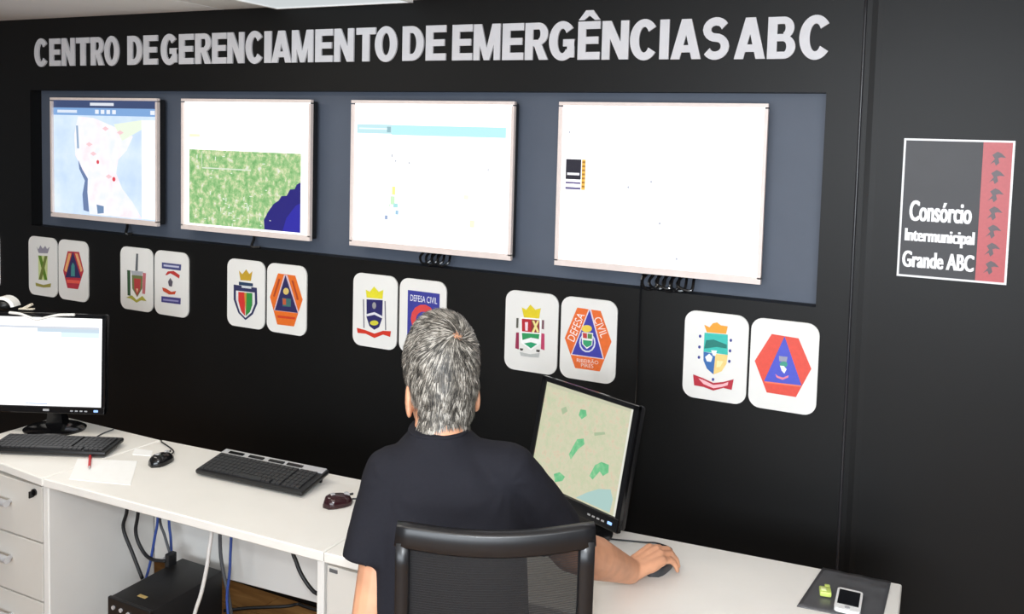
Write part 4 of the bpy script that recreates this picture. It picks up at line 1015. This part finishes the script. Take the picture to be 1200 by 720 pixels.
# hair: cap and short strands growing away from the crown
crown = Vector((0.016, -0.084, 0.074)); RHI = RH.inverted()
def hairy(p_):
    x, y, z = p_
    if y > 0.035 and z < 0.070 - 0.02 * (abs(x) < 0.03): return False
    if y > 0.010 and z < 0.012: return False                       # temple, before the ear
    if y > -0.024 - 0.02 * (z < -0.05) and z < -0.012 and abs(x) > 0.045: return False    # round the ear
    if z < -0.104 + 0.005 * math.cos(x * 70): return False
    return abs(x) < 0.0765
V = []; F = []; vid = {}; sites = []
for p_ in bme.polygons:
    c = RHI @ (Vector(p_.center) - HC)
    if c.length > 0.16 or not hairy(c): continue
    n_ = RHI @ Vector(p_.normal); sites.append((c, n_))
    if (c - crown).length < 0.011 + 0.005 * noise.noise(c * 150): continue
    f_ = []
    for vi in p_.vertices:
        if vi not in vid:
            v = bme.vertices[vi]; vid[vi] = len(V); V.append(v.co + v.normal * (0.0030 + 0.0015 * noise.noise(v.co * 60)))
        f_.append(vid[vi])
    F.append(tuple(f_))
def hair_mat():
    m = bpy.data.materials.new('grey_hair'); m.use_nodes = True; nt = m.node_tree; b = nt.nodes['Principled BSDF']
    g = nt.nodes.new('ShaderNodeNewGeometry'); rp = nt.nodes.new('ShaderNodeValToRGB'); e = rp.color_ramp.elements
    st = [(0.0, (38, 36, 34)), (0.35, (84, 80, 74)), (0.65, (130, 124, 114)), (1.0, (198, 192, 182))]
    while len(e) < 4: e.new(0.5)
    for i, (p_, c) in enumerate(st): e[i].position = p_; e[i].color = srgb(*c)
    tc = nt.nodes.new('ShaderNodeTexCoord'); nz = nt.nodes.new('ShaderNodeTexNoise'); nz.inputs['Scale'].default_value = 55; nz.inputs['Detail'].default_value = 2
    nt.links.new(tc.outputs['Object'], nz.inputs['Vector'])
    mx = nt.nodes.new('ShaderNodeMath'); mx.operation = 'MULTIPLY_ADD'; mx.inputs[1].default_value = 1.5; mx.inputs[2].default_value = -0.75
    ad = nt.nodes.new('ShaderNodeMath'); ad.operation = 'ADD'; nt.links.new(nz.outputs['Fac'], mx.inputs[0])
    nt.links.new(mx.outputs[0], ad.inputs[0]); nt.links.new(g.outputs['Random Per Island'], ad.inputs[1])
    nt.links.new(ad.outputs[0], rp.inputs['Fac']); nt.links.new(rp.outputs['Color'], b.inputs['Base Color'])
    b.inputs['Roughness'].default_value = 0.45; return m
hair = MB().add(V, F).build('hair', mat('hair_under', (84, 79, 72), 0.7, var=0.3, scale=90), man, smooth=True)
rg = random.Random(11); V = []; F = []; tries = 0; cnt = 0
while cnt < 14000 and tries < 40000:
    tries += 1
    p_, nr = rg.choice(sites); p_ = p_ + Vector((rg.uniform(-.002, .002), rg.uniform(-.002, .002), rg.uniform(-.002, .002))); dc = (p_ - crown).length
    if dc < 0.020 and rg.random() < 0.45: continue
    fl_ = p_ - crown; fl_ = fl_ - nr * fl_.dot(nr)
    if fl_.length < 1e-4: continue
    fl_.normalize(); sw = nr.cross(fl_)
    nz_ = noise.noise(p_ * 28) * 0.8 + rg.gauss(0, 0.16)
    swirl = 0.7 * math.exp(-dc / 0.04)
    dr = (fl_ + sw * (nz_ + swirl)).normalized()
    gd = 0.8 * min(1, max(0, (0.06 - p_.z) / 0.08)); dr = dr + Vector((0, 0, -gd)); dr = (dr - nr * dr.dot(nr)).normalized()
    L_ = rg.uniform(0.020, 0.034) * (1.0 - 0.5 * min(1, max(0, (-0.02 - p_.z) / 0.08))); wd_ = rg.uniform(0.0005, 0.0011)
    lift = rg.uniform(0.10, 0.30) * (1.2 if dc < 0.03 else 0.8)
    b0 = len(V); sd = dr.cross(nr)
    for k, (s_, w_) in enumerate(((0, 1), (0.4, 0.9), (0.75, 0.6), (1.0, 0.08))):
        q = p_ + nr * (0.002 + L_ * lift * math.sin(s_ * 2.0) * 0.9) + dr * (L_ * s_) - nr * (L_ * s_) ** 2 / 0.19
        V += [hd(*(q + sd * (wd_ * w_))), hd(*(q - sd * (wd_ * w_)))]
    for k in range(3): F.append((b0 + 2 * k, b0 + 2 * k + 1, b0 + 2 * k + 3, b0 + 2 * k + 2))
    cnt += 1
st = MB().add(V, F).build('hair_strands', hair_mat(), hair); st['kind'] = 'stuff'

# T-shirt
sh = MB()
sh.loft([ering(0.002, 0.068, 0.545, 0.168, 0.122), ering(-0.005, 0.072, 0.66, 0.166, 0.118), ering(-0.018, 0.085, 0.80, 0.160, 0.115), ering(-0.027, 0.098, 0.93, 0.158, 0.114),
         ering(-0.030, 0.108, 1.02, 0.160, 0.108), ering(-0.032, 0.115, 1.08, 0.150, 0.098), ering(-0.040, 0.122, 1.125, 0.125, 0.080), ering(-0.050, 0.130, 1.158, 0.085, 0.068), ering(-0.052, 0.138, 1.174, 0.064, 0.062), ering(-0.054, 0.146, 1.190, 0.0595, 0.060)])
sh.capsule(Vector((-0.075, 0.125, 1.118)), SHL, 0.056, 0.062, 20); sh.capsule(Vector((-0.025, 0.125, 1.118)), SHR, 0.056, 0.064, 20)
def cone(mb, a, b, ra, rb, n=24): mb.tube([a, a.lerp(b, 0.33), a.lerp(b, 0.66), b], [ra, ra * 0.67 + rb * 0.33, ra * 0.33 + rb * 0.67, rb], n)
HEML = Vector((-0.182, 0.062, 0.944))
sh.capsule(SHL, SHL.lerp(HEML, 0.5), 0.061, 0.056, 20); cone(sh, SHL.lerp(HEML, 0.4), HEML, 0.057, 0.053)
HEMR = SHR.lerp(ELR, 0.80)
sh.capsule(SHR, SHR.lerp(ELR, 0.45), 0.064, 0.060, 20); cone(sh, SHR.lerp(ELR, 0.35), HEMR, 0.062, 0.058)
M_shirt = mat('navy_cotton', (32, 32, 38), 0.85, var=0.05, scale=160, bump=0.05, spec=0.15)
sme = remesh(sh, 0.006, 6, 'shirt', M_shirt)
NRM = [v.normal.copy() for v in sme.vertices]
for v, n_ in zip(sme.vertices, NRM):                       # soft folds in the cloth
    c = v.co
    a = 0.0045 * noise.noise(Vector((c.x * 11 + c.z * 5, c.y * 9, c.z * 7))) + 0.002 * noise.noise(Vector((c.x * 30, c.y * 26, c.z * 17 + c.x * 12)))
    rr = Vector((c.x - SHR.x, 0, c.z - SHR.z)); rl = Vector((c.x - SHL.x, 0, c.z - SHL.z))
    if c.y < 0.13:
        for q_, s_ in ((rr, 1), (rl, -1)):
            l_ = q_.length
            if 0.02 < l_ < 0.22: a += 0.0012 * math.sin(math.atan2(q_.z, q_.x * s_) * 9 + l_ * 18) * math.exp(-l_ / 0.11)
    v.co = c + n_ * a
so = bpy.data.objects.new('shirt', sme); COL.objects.link(so); so.parent = man
rb_ = [Vector(p_) for p_ in ering(-0.054, 0.145, 1.184, 0.0575, 0.058, 32)]
MB().tube(rb_ + [rb_[0]], 0.0045, 8, cap=False).build('collar', M_shirt, so, smooth=True)
# trousers and shoes
KL, KR = toL((2.585, -0.700, 0.545)), toL((2.800, -0.680, 0.545)); AL, AR = toL((2.585, -0.665, 0.09)), toL((2.80, -0.645, 0.09))
tr = MB(); tr.loft([ering(0.0, 0.07, 0.49, 0.150, 0.11), ering(0.0, 0.068, 0.56, 0.158, 0.116), ering(0.0, 0.07, 0.66, 0.150, 0.108)])
for hp, k_, a_ in ((Vector((-0.082, 0.08, 0.553)), KL, AL), (Vector((0.082, 0.08, 0.553)), KR, AR)):
    tr.capsule(hp, k_, 0.082, 0.060, 20); tr.capsule(k_, a_ + Vector((0, 0, 0.0)), 0.058, 0.046, 18)
tme = remesh(tr, 0.008, 4, 'trousers', mat('dark_jeans', (38, 42, 56), 0.85, var=0.12, scale=200))
to_ = bpy.data.objects.new('trousers', tme); COL.objects.link(to_); to_.parent = man
fw = (IROOT.to_3x3() @ Vector((0, 1, 0))).normalized()
for a_ in (AL, AR):
    shm = MB(); b_ = Vector((a_.x, a_.y, 0.0)) - fw * 0.05; sd = Vector((fw.y, -fw.x, 0)); rings = []
    for s_, w_, h_ in ((0.0, 0.026, 0.055), (0.04, 0.036, 0.085), (0.10, 0.037, 0.085), (0.15, 0.043, 0.058), (0.20, 0.042, 0.045), (0.235, 0.025, 0.03)):
        c = b_ + fw * s_
        rings.append([c + sd * (math.cos(t_) * w_) + Vector((0, 0, max(0.0, 0.01 + math.sin(t_) * h_) if math.sin(t_) > 0 else 0.004)) for t_ in np.linspace(0, 2 * math.pi, 17)[:-1]])
    shm.loft(rings).build('shoe', mat('shoe_black', (24, 22, 22), 0.4), man, smooth=True)

# the mouse under his hand
X = fd.normalized(); mcw = ROOT @ (WRR + X * 0.116 + Vector((-X.y, X.x, 0)) * 0.026); xw = (ROOT.to_3x3() @ X)
mouse((mcw.x, mcw.y, DZ), math.atan2(xw.y, xw.x) - math.pi / 2 + 0.35, 'dark grey mouse under the man\'s right hand', 0.098,
      [Vector((mcw.x, mcw.y, DZ + 0.010)) + Vector((xw.x * 0.94 - xw.y * 0.34, xw.y * 0.94 + xw.x * 0.34, 0)) * 0.047, dpt((787, 644), DZ + 0.004)] + mc[::-1], mat('mouse_grey', (58, 60, 64), 0.3))
